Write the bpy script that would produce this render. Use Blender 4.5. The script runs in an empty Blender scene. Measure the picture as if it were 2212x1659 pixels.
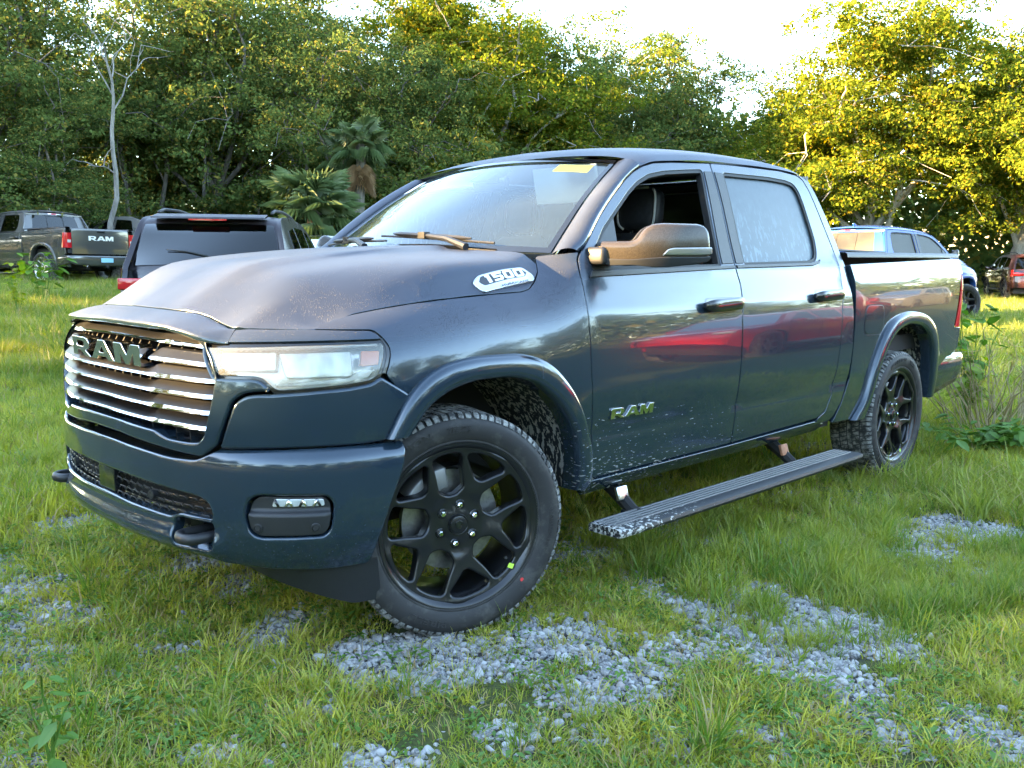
import bpy, bmesh, math, random
import numpy as np
from mathutils import Matrix, Vector
from mathutils.geometry import delaunay_2d_cdt
RAD = math.radians
scene = bpy.context.scene
COL = scene.collection
rng = np.random.default_rng(7)
random.seed(7)

# ------------------------------------------------------------------ camera
cam_d = bpy.data.cameras.new('camera'); cam = bpy.data.objects.new('camera', cam_d); COL.objects.link(cam)
cam_d.sensor_width = 36.0; cam_d.lens = 31.60; cam_d.clip_start = .05; cam_d.clip_end = 2000
CAM = np.array([-2.0933, -3.3173, 1.3105])
_r, _u, _d = Vector((.71258, -.70154, .00879)), Vector((.083, .09674, .99184)), Vector((.69667, .70604, -.12716))
mw = Matrix((_r, _u, -_d)).transposed().to_4x4(); mw.translation = Vector(CAM); cam.matrix_world = mw
scene.camera = cam
def ray_at(px, py, dist):
    """a point of the place: seen at pixel (px,py) of a 2212x1659 view, dist metres from the camera along the ground plan"""
    v = _d + _r * ((px - 1106) / 1941.7) + _u * ((829.5 - py) / 1941.7)
    k = dist / math.hypot(v.x, v.y)
    return np.array([CAM[0] + v.x * k, CAM[1] + v.y * k, CAM[2] + v.z * k])

# ------------------------------------------------------------------ sky, sun, exposure
SUN_EL, SUN_YAW = RAD(15), RAD(-57)      # yaw measured from +Y towards +X
world = bpy.data.worlds.new('World'); scene.world = world; world.use_nodes = True
wn = world.node_tree; wn.nodes.clear()
sky = wn.nodes.new('ShaderNodeTexSky'); sky.sky_type = 'NISHITA'; sky.sun_disc = False
sky.sun_elevation = SUN_EL; sky.sun_rotation = SUN_YAW; sky.altitude = 10
sky.air_density = .9; sky.dust_density = .25; sky.ozone_density = 2.6
bg = wn.nodes.new('ShaderNodeBackground'); bg.inputs['Strength'].default_value = .105
wo = wn.nodes.new('ShaderNodeOutputWorld')
wn.links.new(sky.outputs[0], bg.inputs[0]); wn.links.new(bg.outputs[0], wo.inputs[0])
sun_d = bpy.data.lights.new('sun', 'SUN'); sun_d.energy = 3.4; sun_d.angle = RAD(.53); sun_d.color = (1, .72, .40)
sun = bpy.data.objects.new('sun', sun_d); COL.objects.link(sun)
SUN_DIR = Vector((math.sin(SUN_YAW) * math.cos(SUN_EL), math.cos(SUN_YAW) * math.cos(SUN_EL), math.sin(SUN_EL)))
sun.rotation_euler = SUN_DIR.to_track_quat('Z', 'Y').to_euler()
scene.view_settings.view_transform = 'Standard'; scene.view_settings.look = 'None'
scene.view_settings.exposure = 4.38; scene.view_settings.gamma = 1.0
scene.view_settings.use_curve_mapping = False
scene.view_settings.use_white_balance = True; scene.view_settings.white_balance_temperature = 8600; scene.view_settings.white_balance_tint = 8
scene.render.engine = 'CYCLES'
scene.cycles.use_denoising = True
scene.cycles.max_bounces = 5; scene.cycles.diffuse_bounces = 2; scene.cycles.glossy_bounces = 3; scene.cycles.use_adaptive_sampling = True; scene.cycles.adaptive_threshold = .02
scene.cycles.transparent_max_bounces = 8; scene.cycles.transmission_bounces = 3
scene.cycles.caustics_reflective = False; scene.cycles.caustics_refractive = False

# ------------------------------------------------------------------ material helpers
class NT:
    def __init__(s, name):
        s.m = bpy.data.materials.new(name); s.m.use_nodes = True
        s.t = s.m.node_tree; s.t.nodes.clear()
        s.out = s.n('ShaderNodeOutputMaterial')
    def n(s, kind, **kw):
        d = s.t.nodes.new(kind)
        for k, v in kw.items():
            if k.startswith('i_'):
                k = k[2:]; k = int(k) if k.isdigit() else k.replace('_', ' ')
                s.set(d, k, v)
            else: setattr(d, k, v)
        return d
    def set(s, d, k, v):
        if isinstance(v, bpy.types.NodeSocket): s.t.links.new(v, d.inputs[k])
        elif hasattr(v, 'outputs'): s.t.links.new(v.outputs[0], d.inputs[k])
        else:
            if isinstance(v, (tuple, list)) and len(v) == 3 and d.inputs[k].type == 'RGBA': v = (*v, 1)
            d.inputs[k].default_value = v
    def math(s, op, a, b=0., c=0., clamp=False):
        d = s.n('ShaderNodeMath', operation=op, use_clamp=clamp); s.set(d, 0, a); s.set(d, 1, b); s.set(d, 2, c); return d.outputs[0]
    def mix(s, f, a, b):
        d = s.n('ShaderNodeMix', data_type='RGBA'); s.set(d, 0, f); s.set(d, 6, a); s.set(d, 7, b); return d.outputs[2]
    def mixf(s, f, a, b):
        d = s.n('ShaderNodeMix', data_type='FLOAT'); s.set(d, 0, f); s.set(d, 2, a); s.set(d, 3, b); return d.outputs[0]
    def coord(s, which='Object'): return s.n('ShaderNodeTexCoord').outputs[which]
    def mapping(s, v, scale=(1, 1, 1), loc=(0, 0, 0), rot=(0, 0, 0)):
        d = s.n('ShaderNodeMapping'); s.set(d, 'Vector', v); d.inputs['Scale'].default_value = scale
        d.inputs['Location'].default_value = loc; d.inputs['Rotation'].default_value = rot; return d.outputs[0]
    def noise(s, v, scale=5., detail=2., rough=.5, dist=0.):
        d = s.n('ShaderNodeTexNoise'); s.set(d, 'Vector', v); d.inputs['Scale'].default_value = scale
        d.inputs['Detail'].default_value = detail; d.inputs['Roughness'].default_value = rough; d.inputs['Distortion'].default_value = dist
        return d.outputs[0]
    def voro(s, v, scale=5., feature='F1', out='Distance', rand=1.):
        d = s.n('ShaderNodeTexVoronoi', feature=feature); s.set(d, 'Vector', v); d.inputs['Scale'].default_value = scale
        d.inputs['Randomness'].default_value = rand; return d.outputs[out]
    def ramp(s, f, stops):
        d = s.n('ShaderNodeValToRGB'); s.set(d, 0, f); e = d.color_ramp.elements
        while len(e) < len(stops): e.new(.5)
        for q, (p, c) in zip(e, stops): q.position = p; q.color = (*c, 1) if isinstance(c, tuple) else (c, c, c, 1)
        return d.outputs[0]
    def rng(s, f, a, b, c=0., d=1.):
        m = s.n('ShaderNodeMapRange', clamp=True); s.set(m, 0, f)
        for i, v in enumerate((a, b, c, d)): m.inputs[i + 1].default_value = v
        return m.outputs[0]
    def sep(s, v): d = s.n('ShaderNodeSeparateXYZ'); s.set(d, 0, v); return d.outputs
    def bump(s, h, strength=.3, dist=.01): d = s.n('ShaderNodeBump'); s.set(d, 'Height', h); d.inputs['Strength'].default_value = strength; d.inputs['Distance'].default_value = dist; return d.outputs[0]
    def bsdf(s, **kw):
        d = s.n('ShaderNodeBsdfPrincipled')
        for k, v in kw.items(): s.set(d, k.replace('_', ' '), v)
        return d.outputs[0]
    def done(s, sh): s.t.links.new(sh, s.out.inputs[0]); return s.m

MATS = {}
def simple(name, base, rough=.5, metal=0., coat=0., spec=.5, vary=.0, scale=30., bump=0., **kw):
    t = NT(name); c = base
    if vary or bump:
        nz = t.noise(t.coord(), scale, 4, .6)
        if vary: c = t.mix(t.rng(nz, .3, .7), tuple(x * (1 - vary) for x in base), tuple(min(1, x * (1 + vary)) for x in base))
    a = dict(Base_Color=c, Roughness=rough, Metallic=metal, Coat_Weight=coat, Specular_IOR_Level=spec)
    if bump: a['Normal'] = t.bump(nz, bump, .004)
    a.update(kw)
    MATS[name] = t.done(t.bsdf(**a)); return MATS[name]

def paint(name, base, flake=.35, dew=1.0, mud=True, cw=.92):
    """clear-coated metallic paint; dew beads, tinted for the warm sky they reflect, sit where the panel faces up, runs below the handles, dried mud behind the wheels"""
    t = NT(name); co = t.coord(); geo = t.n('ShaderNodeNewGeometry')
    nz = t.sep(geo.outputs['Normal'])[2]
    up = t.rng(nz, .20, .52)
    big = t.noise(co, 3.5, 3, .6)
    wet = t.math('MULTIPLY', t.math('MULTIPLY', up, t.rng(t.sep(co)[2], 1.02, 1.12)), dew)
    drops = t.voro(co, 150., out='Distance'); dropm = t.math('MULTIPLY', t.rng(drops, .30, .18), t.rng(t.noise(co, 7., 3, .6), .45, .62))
    col = t.mix(t.math('MULTIPLY', wet, .60), base, tuple(min(1, b * 1.15 + c) for b, c in zip(base, (.046, .026, .026))))  # dewed tops lighter and warm purple: reflected sky put into the base colour
    # faint water marks on the flanks
    fl = t.noise(t.mapping(co, (1, 1, .12)), 30., 4, .65)
    film = t.math('MULTIPLY', t.rng(fl, .60, .72), t.math('MULTIPLY', t.rng(big, .50, .66), .35))
    rough = t.mixf(wet, t.mixf(film, .16, .5), .50)
    coatr = t.mixf(wet, t.mixf(film, .02, .35), .42)
    nrm = None
    if mud:
        sx = t.sep(co)
        z = sx[2]; x = sx[0]
        near = t.math('MULTIPLY', t.rng(z, .74, .44), t.math('MULTIPLY', t.rng(x, 1.9, .66), t.rng(x, .3, .6)))
        spl = t.noise(t.mapping(co, (34, 34, 150), rot=(0, RAD(22), 0)), 1., 2, .5)
        m1 = t.math('MULTIPLY', t.rng(t.math('ADD', spl, t.math('MULTIPLY', near, .10)), .695, .735), t.rng(near, .02, .08))
        m2 = t.math('MULTIPLY', t.rng(t.noise(co, 130., 3, .6), .66, .70), t.rng(z, .60, .42))
        mudm = t.math('MAXIMUM', m1, t.math('MULTIPLY', m2, .25), clamp=True)
        col = t.mix(mudm, col, (.33, .32, .29)); rough = t.mixf(mudm, rough, .9)
        coat = t.math('MULTIPLY', t.mixf(mudm, 1., 0.), t.mixf(wet, cw, .22))
    else: coat = t.mixf(wet, cw, .3)
    hgt = t.math('MULTIPLY', t.math('MULTIPLY', dropm, wet), 1.)
    bp = t.bump(hgt, 1., .004)
    sh = t.bsdf(Base_Color=col, Metallic=flake, Roughness=rough, Coat_Weight=coat, Coat_Roughness=coatr, Coat_IOR=1.46, Normal=bp)
    MATS[name] = t.done(sh); return MATS[name]

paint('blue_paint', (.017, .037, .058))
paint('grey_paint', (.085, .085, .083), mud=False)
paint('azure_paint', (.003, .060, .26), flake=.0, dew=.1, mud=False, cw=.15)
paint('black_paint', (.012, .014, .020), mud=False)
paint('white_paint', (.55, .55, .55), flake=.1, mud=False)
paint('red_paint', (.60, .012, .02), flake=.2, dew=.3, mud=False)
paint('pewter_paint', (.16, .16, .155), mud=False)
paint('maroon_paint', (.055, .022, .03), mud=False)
simple('black_plastic', (.018, .019, .022), .45, vary=.2, bump=.15, scale=300)
simple('gloss_black', (.010, .011, .013), .12, coat=.6)
simple('satin_black', (.022, .023, .026), .28, metal=.5, coat=.3)
simple('seal_rubber', (.010, .010, .011), .6)
simple('dark_inside', (.010, .010, .011), .8)
simple('chrome', (.82, .83, .85), .06, metal=1.)
simple('satin_silver', (.62, .63, .65), .28, metal=1.)
simple('steel', (.32, .32, .33), .38, metal=1., vary=.2, scale=60)
simple('caliper_grey', (.30, .30, .30), .5, metal=.6)
simple('seat_leather', (.034, .036, .040), .45, vary=.2, scale=40)
simple('seat_piping', (.70, .69, .66), .5)
simple('headliner', (.30, .285, .255), .9)
simple('trim_dark', (.03, .03, .033), .6)
simple('visor_cloth', (.62, .58, .47), .85)
simple('yellow_paper', (.80, .70, .10), .7)
simple('white_paper', (.80, .80, .78), .7)
simple('red_lens', (.55, .012, .02), .12, coat=.8)
simple('amber_lens', (.85, .15, .015), .25, coat=.5)
simple('clear_lens', (.80, .82, .84), .12, metal=.55, coat=.8)
simple('lamp_silver', (.50, .50, .49), .25, metal=.7)
_t = NT('reflector_glow'); _n = _t.noise(_t.mapping(_t.coord(), (7, 7, 3)), 1., 3, .6)
MATS['reflector_glow'] = _t.done(_t.bsdf(Base_Color=_t.mix(_t.rng(_n, .38, .60), (.42, .42, .41), (.88, .86, .66)), Roughness=.3, Metallic=.35))
simple('mirror_cap', (.055, .045, .036), .24, metal=.3, coat=.3, vary=.4, scale=260, bump=.12)
simple('blade_dark', (.010, .0105, .012), .38, spec=.25)
simple('bright_silver', (.88, .88, .88), .3, metal=.5)
simple('lime_sticker', (.52, .80, .10), .6)
simple('red_mark', (.70, .04, .04), .7)
simple('ink', (.015, .015, .018), .7)
simple('rust', (.42, .17, .09), .7, vary=.3)
simple('plate_blue', (.22, .52, .70), .5)
simple('frame_black', (.012, .012, .013), .7)

def mk_tyre():
    t = NT('tyre_rubber'); co = t.coord('Object')
    n = t.noise(co, 45., 4, .65); d = t.rng(t.noise(co, 16., 4, .7), .50, .68)
    col = t.mix(t.math('MULTIPLY', d, .35), (.026, .025, .026), (.11, .105, .095))
    MATS['tyre_rubber'] = t.done(t.bsdf(Base_Color=col, Roughness=.62, Specular_IOR_Level=.35, Normal=t.bump(n, .15, .003)))
    t = NT('tread_rubber'); co = t.coord('Object')
    d = t.rng(t.noise(co, 26., 5, .7), .42, .60)
    col = t.mix(t.math('MULTIPLY', d, .85), (.030, .030, .030), (.30, .295, .28))
    MATS['tread_rubber'] = t.done(t.bsdf(Base_Color=col, Roughness=.85))
mk_tyre()
def mk_liner():
    t = NT('muddy_liner'); co = t.coord('Object'); s = t.sep(co)
    v = t.noise(t.mapping(co, (55, 55, 20)), 1., 3, .62)
    front = t.math('MULTIPLY', t.rng(s[0], -.02, .34), t.rng(s[0], 2., 1.9)); rear = t.rng(s[0], 3.72, 4.02)
    w = t.math('MAXIMUM', front, rear)
    m = t.math('MULTIPLY', t.rng(t.math('ADD', v, t.math('MULTIPLY', w, .10)), .610, .650), t.rng(w, .02, .2))
    col = t.mix(m, (.008, .008, .009), (.33, .32, .285))
    MATS['muddy_liner'] = t.done(t.bsdf(Base_Color=col, Roughness=.9))
mk_liner()
def mk_step():
    t = NT('step_black'); co = t.coord('Object'); s = t.sep(co)
    n = t.noise(t.mapping(co, (60, 90, 60)), 1., 3, .6)
    m = t.math('MULTIPLY', t.rng(t.math('ADD', n, t.rng(s[0], 1.25, .6, 0, .16)), .66, .69), t.rng(s[0], 1.5, 1.1))
    col = t.mix(m, (.016, .017, .020), (.5, .49, .46))
    MATS['step_black'] = t.done(t.bsdf(Base_Color=col, Roughness=t.mixf(m, .42, .9), Specular_IOR_Level=.5))
mk_step()
simple('step_rib', (.075, .078, .088), .4, metal=.4)
def mk_glass(name, tint, refl=.08, fog=0., rough=0., fogcol=(.55, .62, .66), streak=False, gain=1.1):
    t = NT(name); co = t.coord('Object')
    tr = t.n('ShaderNodeBsdfTransparent', i_Color=tint).outputs[0]
    gl = t.n('ShaderNodeBsdfGlossy', i_Color=(1, 1, 1), i_Roughness=rough).outputs[0]
    fr = t.n('ShaderNodeFresnel', i_IOR=1.5).outputs[0]
    f = t.math('ADD', t.math('MULTIPLY', fr, gain), refl, clamp=True)
    mx = t.n('ShaderNodeMixShader'); t.set(mx, 0, f); t.set(mx, 1, tr); t.set(mx, 2, gl); sh = mx.outputs[0]
    if fog:
        df = t.bsdf(Base_Color=fogcol, Roughness=.4, Specular_IOR_Level=.25)
        n = t.noise(co, 26., 3, .6)
        ff = t.mixf(t.rng(n, .3, .7), fog * .92, min(1, fog * 1.05))
        if streak:
            z = t.sep(co)[2]
            sn = t.noise(t.mapping(co, (48, 48, 1.6)), 1., 3, .6)
            st = t.math('MULTIPLY', t.rng(sn, .54, .60), t.rng(z, 1.68, 1.42))
            df = t.bsdf(Base_Color=t.mix(st, fogcol, tuple(min(1, c * 2.1) for c in fogcol)), Roughness=.35, Specular_IOR_Level=.3)
        m2 = t.n('ShaderNodeMixShader'); t.set(m2, 0, ff); t.set(m2, 1, sh); t.set(m2, 2, df); sh = m2.outputs[0]
    MATS[name] = t.done(sh)
mk_glass('windshield_glass', (.86, .95, .94), .05, fog=.05, fogcol=(.36, .52, .58), gain=1.2)
mk_glass('fogged_glass', (.30, .34, .36), .05, fog=.86, rough=.2, fogcol=(.060, .092, .112), streak=True, gain=.6)
mk_glass('tinted_glass', (.08, .085, .09), .01, gain=.9)
mk_glass('dewy_glass', (.20, .22, .22), .0, fog=.8, rough=.3, fogcol=(.055, .052, .042), gain=.5)
mk_glass('lamp_lens', (.97, .97, .95), .03, fog=.13, rough=.04, fogcol=(.72, .72, .62))
mk_glass('mirror_glass', (.2, .2, .2), .9)

# ------------------------------------------------------------------ mesh helpers
def put(o, parent=None):
    COL.objects.link(o)
    if parent is not None: o.parent = parent
    return o
def mesh(name, verts, faces, mat, parent=None, smooth=True, normals=None, fm=None):
    me = bpy.data.meshes.new(name)
    me.from_pydata([tuple(map(float, v)) for v in verts], [], [tuple(int(i) for i in f) for f in faces])
    mats = mat if isinstance(mat, (list, tuple)) else [mat]
    for m in mats: me.materials.append(MATS[m])
    if fm is not None: me.polygons.foreach_set('material_index', np.asarray(fm, np.int32))
    me.polygons.foreach_set('use_smooth', [bool(smooth)] * len(me.polygons))
    me.update()
    if normals is not None: me.normals_split_custom_set_from_vertices([tuple(map(float, n)) for n in normals])
    o = bpy.data.objects.new(name, me); put(o, parent); return o
def fix_normals(o, angle=None):
    bm = bmesh.new(); bm.from_mesh(o.data); bmesh.ops.recalc_face_normals(bm, faces=bm.faces[:]); bm.to_mesh(o.data); bm.free()
    if angle is not None:
        o.data.set_sharp_from_angle(angle=RAD(angle))
    return o
def bevel(o, w, seg=2, angle=35):
    bm = bmesh.new(); bm.from_mesh(o.data)
    ed = [e for e in bm.edges if len(e.link_faces) == 2 and e.calc_face_angle() > RAD(angle)]
    bmesh.ops.bevel(bm, geom=ed, offset=w, segments=seg, profile=.5, affect='EDGES', clamp_overlap=True)
    bmesh.ops.recalc_face_normals(bm, faces=bm.faces[:])
    bm.to_mesh(o.data); bm.free()
    for p in o.data.polygons: p.use_smooth = True
    o.data.set_sharp_from_angle(angle=RAD(50)); return o
def empty(name, parent=None, loc=(0, 0, 0)):
    o = bpy.data.objects.new(name, None); o.location = loc; o.empty_display_size = .2; return put(o, parent)
def tag(o, label, cat=None, group=None, kind=None):
    if label: o['label'] = label
    if cat: o['category'] = cat
    if group: o['group'] = group
    if kind: o['kind'] = kind
    return o
class MB:
    """collects shapes into ONE mesh"""
    def __init__(s): s.v = []; s.f = []; s.m = []; s.n = 0
    def add(s, v, f, mi=0):
        v = np.asarray(v, float); s.v.append(v); s.f += [tuple(i + s.n for i in q) for q in f]; s.m += [mi] * len(f); s.n += len(v); return s
    def box(s, lo, hi, mi=0, rot=None, at=None):
        x0, y0, z0 = lo; x1, y1, z1 = hi
        v = np.array([(x0, y0, z0), (x1, y0, z0), (x1, y1, z0), (x0, y1, z0), (x0, y0, z1), (x1, y0, z1), (x1, y1, z1), (x0, y1, z1)])
        if rot is not None:
            R = np.array(rot.to_3x3() if hasattr(rot, 'to_3x3') else rot); v = v @ R.T
        if at is not None: v = v + np.array(at)
        return s.add(v, [(0, 3, 2, 1), (4, 5, 6, 7), (0, 1, 5, 4), (1, 2, 6, 5), (2, 3, 7, 6), (3, 0, 4, 7)], mi)
    def tube(s, pts, rad, seg=8, mi=0, cap=True):
        P = np.asarray(pts, float); n = len(P); rad = np.broadcast_to(np.asarray(rad, float), (n,))
        T = np.gradient(P, axis=0); T /= np.linalg.norm(T, axis=1)[:, None] + 1e-9
        up = np.array([0, 0, 1.]) if abs(T[0][2]) < .9 else np.array([1., 0, 0])
        V = []
        a = np.linspace(0, 2 * math.pi, seg, endpoint=False)
        for i in range(n):
            b = np.cross(T[i], up); b /= np.linalg.norm(b) + 1e-9; c = np.cross(b, T[i]); up = c
            V.append(P[i] + rad[i] * (np.cos(a)[:, None] * b + np.sin(a)[:, None] * c))
        F = [(i * seg + k, i * seg + (k + 1) % seg, (i + 1) * seg + (k + 1) % seg, (i + 1) * seg + k) for i in range(n - 1) for k in range(seg)]
        if cap: F += [tuple(range(seg)), tuple((n - 1) * seg + k for k in range(seg - 1, -1, -1))]
        return s.add(np.concatenate(V), F, mi)
    def prism(s, poly, axis, a, b, mi=0):
        """2-D outline extruded along an axis (0 x, 1 y, 2 z)"""
        n = len(poly); V = []
        for h in (a, b):
            for p, q in poly:
                V.append({0: (h, p, q), 1: (p, h, q), 2: (p, q, h)}[axis])
        F = [tuple(range(n)), tuple(range(2 * n - 1, n - 1, -1))] + [(i, i + n, (i + 1) % n + n, (i + 1) % n) for i in range(n)]
        return s.add(V, F, mi)
    def lathe(s, prof, axis=1, seg=48, mi=0, closed=False):
        """profile of (radius, height) turned about an axis through the origin"""
        n = len(prof); V = []
        for k in range(seg):
            a = 2 * math.pi * k / seg; c, d = math.cos(a), math.sin(a)
            for r, h in prof: V.append((r * c, h, r * d) if axis == 1 else (r * c, r * d, h))
        m = n if closed else n - 1
        F = [(k * n + i, ((k + 1) % seg) * n + i, ((k + 1) % seg) * n + (i + 1) % n, k * n + (i + 1) % n) for k in range(seg) for i in range(m)]
        return s.add(V, F, mi)
    def build(s, name, mat, parent=None, smooth=False, fix=True, angle=None, bev=None):
        o = mesh(name, np.concatenate(s.v), s.f, mat, parent, smooth, fm=s.m if isinstance(mat, (list, tuple)) else None)
        if fix: fix_normals(o, angle)
        if bev: bevel(o, bev)
        return o
def grid(name, P, mat, parent=None, wrap=False, normals=True, flip=False):
    """smooth sheet from an (n,m,3) array of points"""
    P = np.asarray(P, float); n, m = P.shape[:2]
    F = []
    for i in range(n - 1):
        for j in range(m if wrap else m - 1):
            a, b, c, d = i * m + j, i * m + (j + 1) % m, (i + 1) * m + (j + 1) % m, (i + 1) * m + j
            F.append((a, d, c, b) if flip else (a, b, c, d))
    return mesh(name, P.reshape(-1, 3), F, mat, parent)
def pip(pts, poly):
    x, y = pts[:, 0], pts[:, 1]; ins = np.zeros(len(pts), bool); P = np.asarray(poly); n = len(P)
    for i in range(n):
        (x1, y1), (x2, y2) = P[i], P[(i + 1) % n]
        if y1 == y2: continue
        c = ((y1 > y) != (y2 > y)) & (x < (x2 - x1) * (y - y1) / (y2 - y1) + x1); ins ^= c
    return ins
def segdist(pts, poly):
    P = np.asarray(poly); Q = np.roll(P, -1, 0); d = np.full(len(pts), 1e9)
    for a, b in zip(P, Q):
        ab = b - a; L = ab @ ab
        if L < 1e-16: continue
        t = np.clip(((pts - a) @ ab) / L, 0, 1); d = np.minimum(d, np.linalg.norm(pts - (a + t[:, None] * ab), axis=1))
    return d
def rnd(poly, r, seg=4):
    """round the corners of a closed outline"""
    P = np.asarray([q[:2] for q in poly], float); n = len(P); out = []
    for i in range(n):
        rr = poly[i][2] if len(poly[i]) > 2 else r
        a, b, c = P[i - 1], P[i], P[(i + 1) % n]
        d1, d2 = a - b, c - b; l1, l2 = np.linalg.norm(d1), np.linalg.norm(d2)
        k = min(rr, .49 * l1, .49 * l2)
        if k < 1e-4: out.append(b); continue
        s, e = b + d1 / l1 * k, b + d2 / l2 * k
        for t in np.linspace(0, 1, seg + 1): out.append((1 - t) ** 2 * s + 2 * t * (1 - t) * b + t * t * e)
    return np.array(out)
def resample(poly, step):
    P = np.asarray(poly, float); out = []
    for a, b in zip(P, np.roll(P, -1, 0)):
        L = np.linalg.norm(b - a)
        if L < 1e-7: continue
        k = max(1, int(math.ceil(L / step)))
        for t in range(k): out.append(a + (b - a) * t / k)
    return np.array(out)
def area(P): x, y = P[:, 0], P[:, 1]; return .5 * np.sum(x * np.roll(y, -1) - np.roll(x, -1) * y)
def inset(P, d):
    """move a closed CCW outline inwards by d"""
    a, c = np.roll(P, 1, 0), np.roll(P, -1, 0); t = c - a; t /= np.linalg.norm(t, axis=1)[:, None] + 1e-9
    return P + np.stack([-t[:, 1], t[:, 0]], 1) * d
def panel(name, outer, holes, surf, mat, parent=None, step=.04, edge=.004, depth=.03, gap=.0025, both=False, bstep=None, hole_depth=None, lift=0.):
    """a panel cut to an outline on the surface surf(u,v): smooth face, rounded rim turning inwards. Returns the object(s)."""
    bstep = bstep or step * .6
    loops = []
    for k, L in enumerate([outer] + list(holes)):
        L = np.asarray(L, float)[:, :2]
        if area(L) < 0: L = L[::-1]
        L = resample(L, bstep)
        L = inset(L, gap + edge) if k == 0 else inset(L, -(gap + edge))
        loops.append(L)
    lo, hi = loops[0].min(0), loops[0].max(0)
    gx, gy = np.meshgrid(np.arange(lo[0] + step / 2, hi[0], step), np.arange(lo[1] + step / 2, hi[1], step), indexing='ij')
    pts = np.stack([gx.ravel(), gy.ravel()], 1)
    keep = pip(pts, loops[0]) & (segdist(pts, loops[0]) > .5 * step)
    for h in loops[1:]: keep &= ~pip(pts, h) & (segdist(pts, h) > .5 * step)
    pts = pts[keep]
    V = [tuple(p) for L in loops for p in L] + [tuple(p) for p in pts]; E = []; b = 0
    for L in loops:
        n = len(L); E += [(b + i, b + (i + 1) % n) for i in range(n)]; b += n
    r = delaunay_2d_cdt([Vector(v) for v in V], E, [], 0, 1e-7)
    UV = np.array([tuple(v) for v in r[0]]); T = np.array([tuple(f) for f in r[2]])
    cen = UV[T].mean(1); ok = pip(cen, loops[0])
    for h in loops[1:]: ok &= ~pip(cen, h)
    T = T[ok]
    ar = .5 * ((UV[T[:, 1]] - UV[T[:, 0]])[:, 0] * (UV[T[:, 2]] - UV[T[:, 0]])[:, 1] - (UV[T[:, 1]] - UV[T[:, 0]])[:, 1] * (UV[T[:, 2]] - UV[T[:, 0]])[:, 0])
    T = np.where((ar < 0)[:, None], T[:, ::-1], T)
    def sn(uv):
        e = 1e-3; P = surf(uv[:, 0], uv[:, 1])
        du = surf(uv[:, 0] + e, uv[:, 1]) - surf(uv[:, 0] - e, uv[:, 1]); dv = surf(uv[:, 0], uv[:, 1] + e) - surf(uv[:, 0], uv[:, 1] - e)
        N = np.cross(du, dv); N /= np.linalg.norm(N, axis=1)[:, None] + 1e-12
        return P, N
    P, N = sn(UV); P = P + N * lift
    verts = [P]; norms = [N]; faces = [tuple(t) for t in T]; base = len(P)
    for k, L in enumerate(loops):
        n = len(L); s = -1 if k == 0 else 1
        P0, N0 = sn(L); P0 = P0 + N0 * lift
        P1, _ = sn(inset(L, s * edge)); P1 = P1 + N0 * lift
        O = P1 - P0; O /= np.linalg.norm(O, axis=1)[:, None] + 1e-12
        dp = depth if k == 0 or hole_depth is None else hole_depth
        # quarter-round rim, then the return flange
        rings = [P0]; rn = [N0]
        for a in (30, 60, 90):
            ca, sa = math.cos(RAD(a)), math.sin(RAD(a)); rings.append(P0 + O * edge * sa - N0 * edge * (1 - ca)); rn.append(N0 * ca + O * sa)
        rings.append(rings[-1] - N0 * dp); rn.append(O)
        for q, w in zip(rings, rn): verts.append(q); norms.append(w)
        for j in range(len(rings) - 1):
            for i in range(n):
                a, b2 = base + j * n + i, base + j * n + (i + 1) % n; c, d = b2 + n, a + n
                faces.append((b2, a, d, c) if k == 0 else (a, b2, c, d))
        base += n * len(rings)
    V = np.concatenate(verts); NN = np.concatenate(norms)
    o = mesh(name, V, faces, mat, parent, True, NN)
    if both:
        o2 = mesh(name, V * [1, -1, 1], [f[::-1] for f in faces], mat, parent, True, NN * [1, -1, 1]); return o, o2
    return o
def text_mesh(body, size=1., extrude=.0, shear=0., offset=0., space=1.):
    """outline letters as triangles (x right, y up), centred"""
    c = bpy.data.curves.new('t', 'FONT'); c.body = body; c.size = size; c.extrude = extrude; c.shear = shear; c.offset = offset; c.space_character = space
    c.align_x = 'CENTER'; c.align_y = 'CENTER'; c.resolution_u = 3
    o = bpy.data.objects.new('t', c); COL.objects.link(o)
    dg = bpy.context.evaluated_depsgraph_get(); me = o.evaluated_get(dg).to_mesh()
    V = np.array([tuple(v.co) for v in me.vertices]); F = [tuple(p.vertices) for p in me.polygons]
    o.evaluated_get(dg).to_mesh_clear(); bpy.data.objects.remove(o); bpy.data.curves.remove(c)
    return V, F
def copy_tree(o, parent=None):
    c = o.copy(); COL.objects.link(c); c.parent = parent
    for ch in list(o.children): copy_tree(ch, c)
    return c
def swap(root, table):
    """give a copied thing other paint, slot by slot, without touching the shared meshes"""
    for o in [root] + list(root.children_recursive):
        for s in getattr(o, 'material_slots', []):
            if s.material and s.material.name in table:
                m = MATS[table[s.material.name]]; s.link = 'OBJECT'; s.material = m
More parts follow.
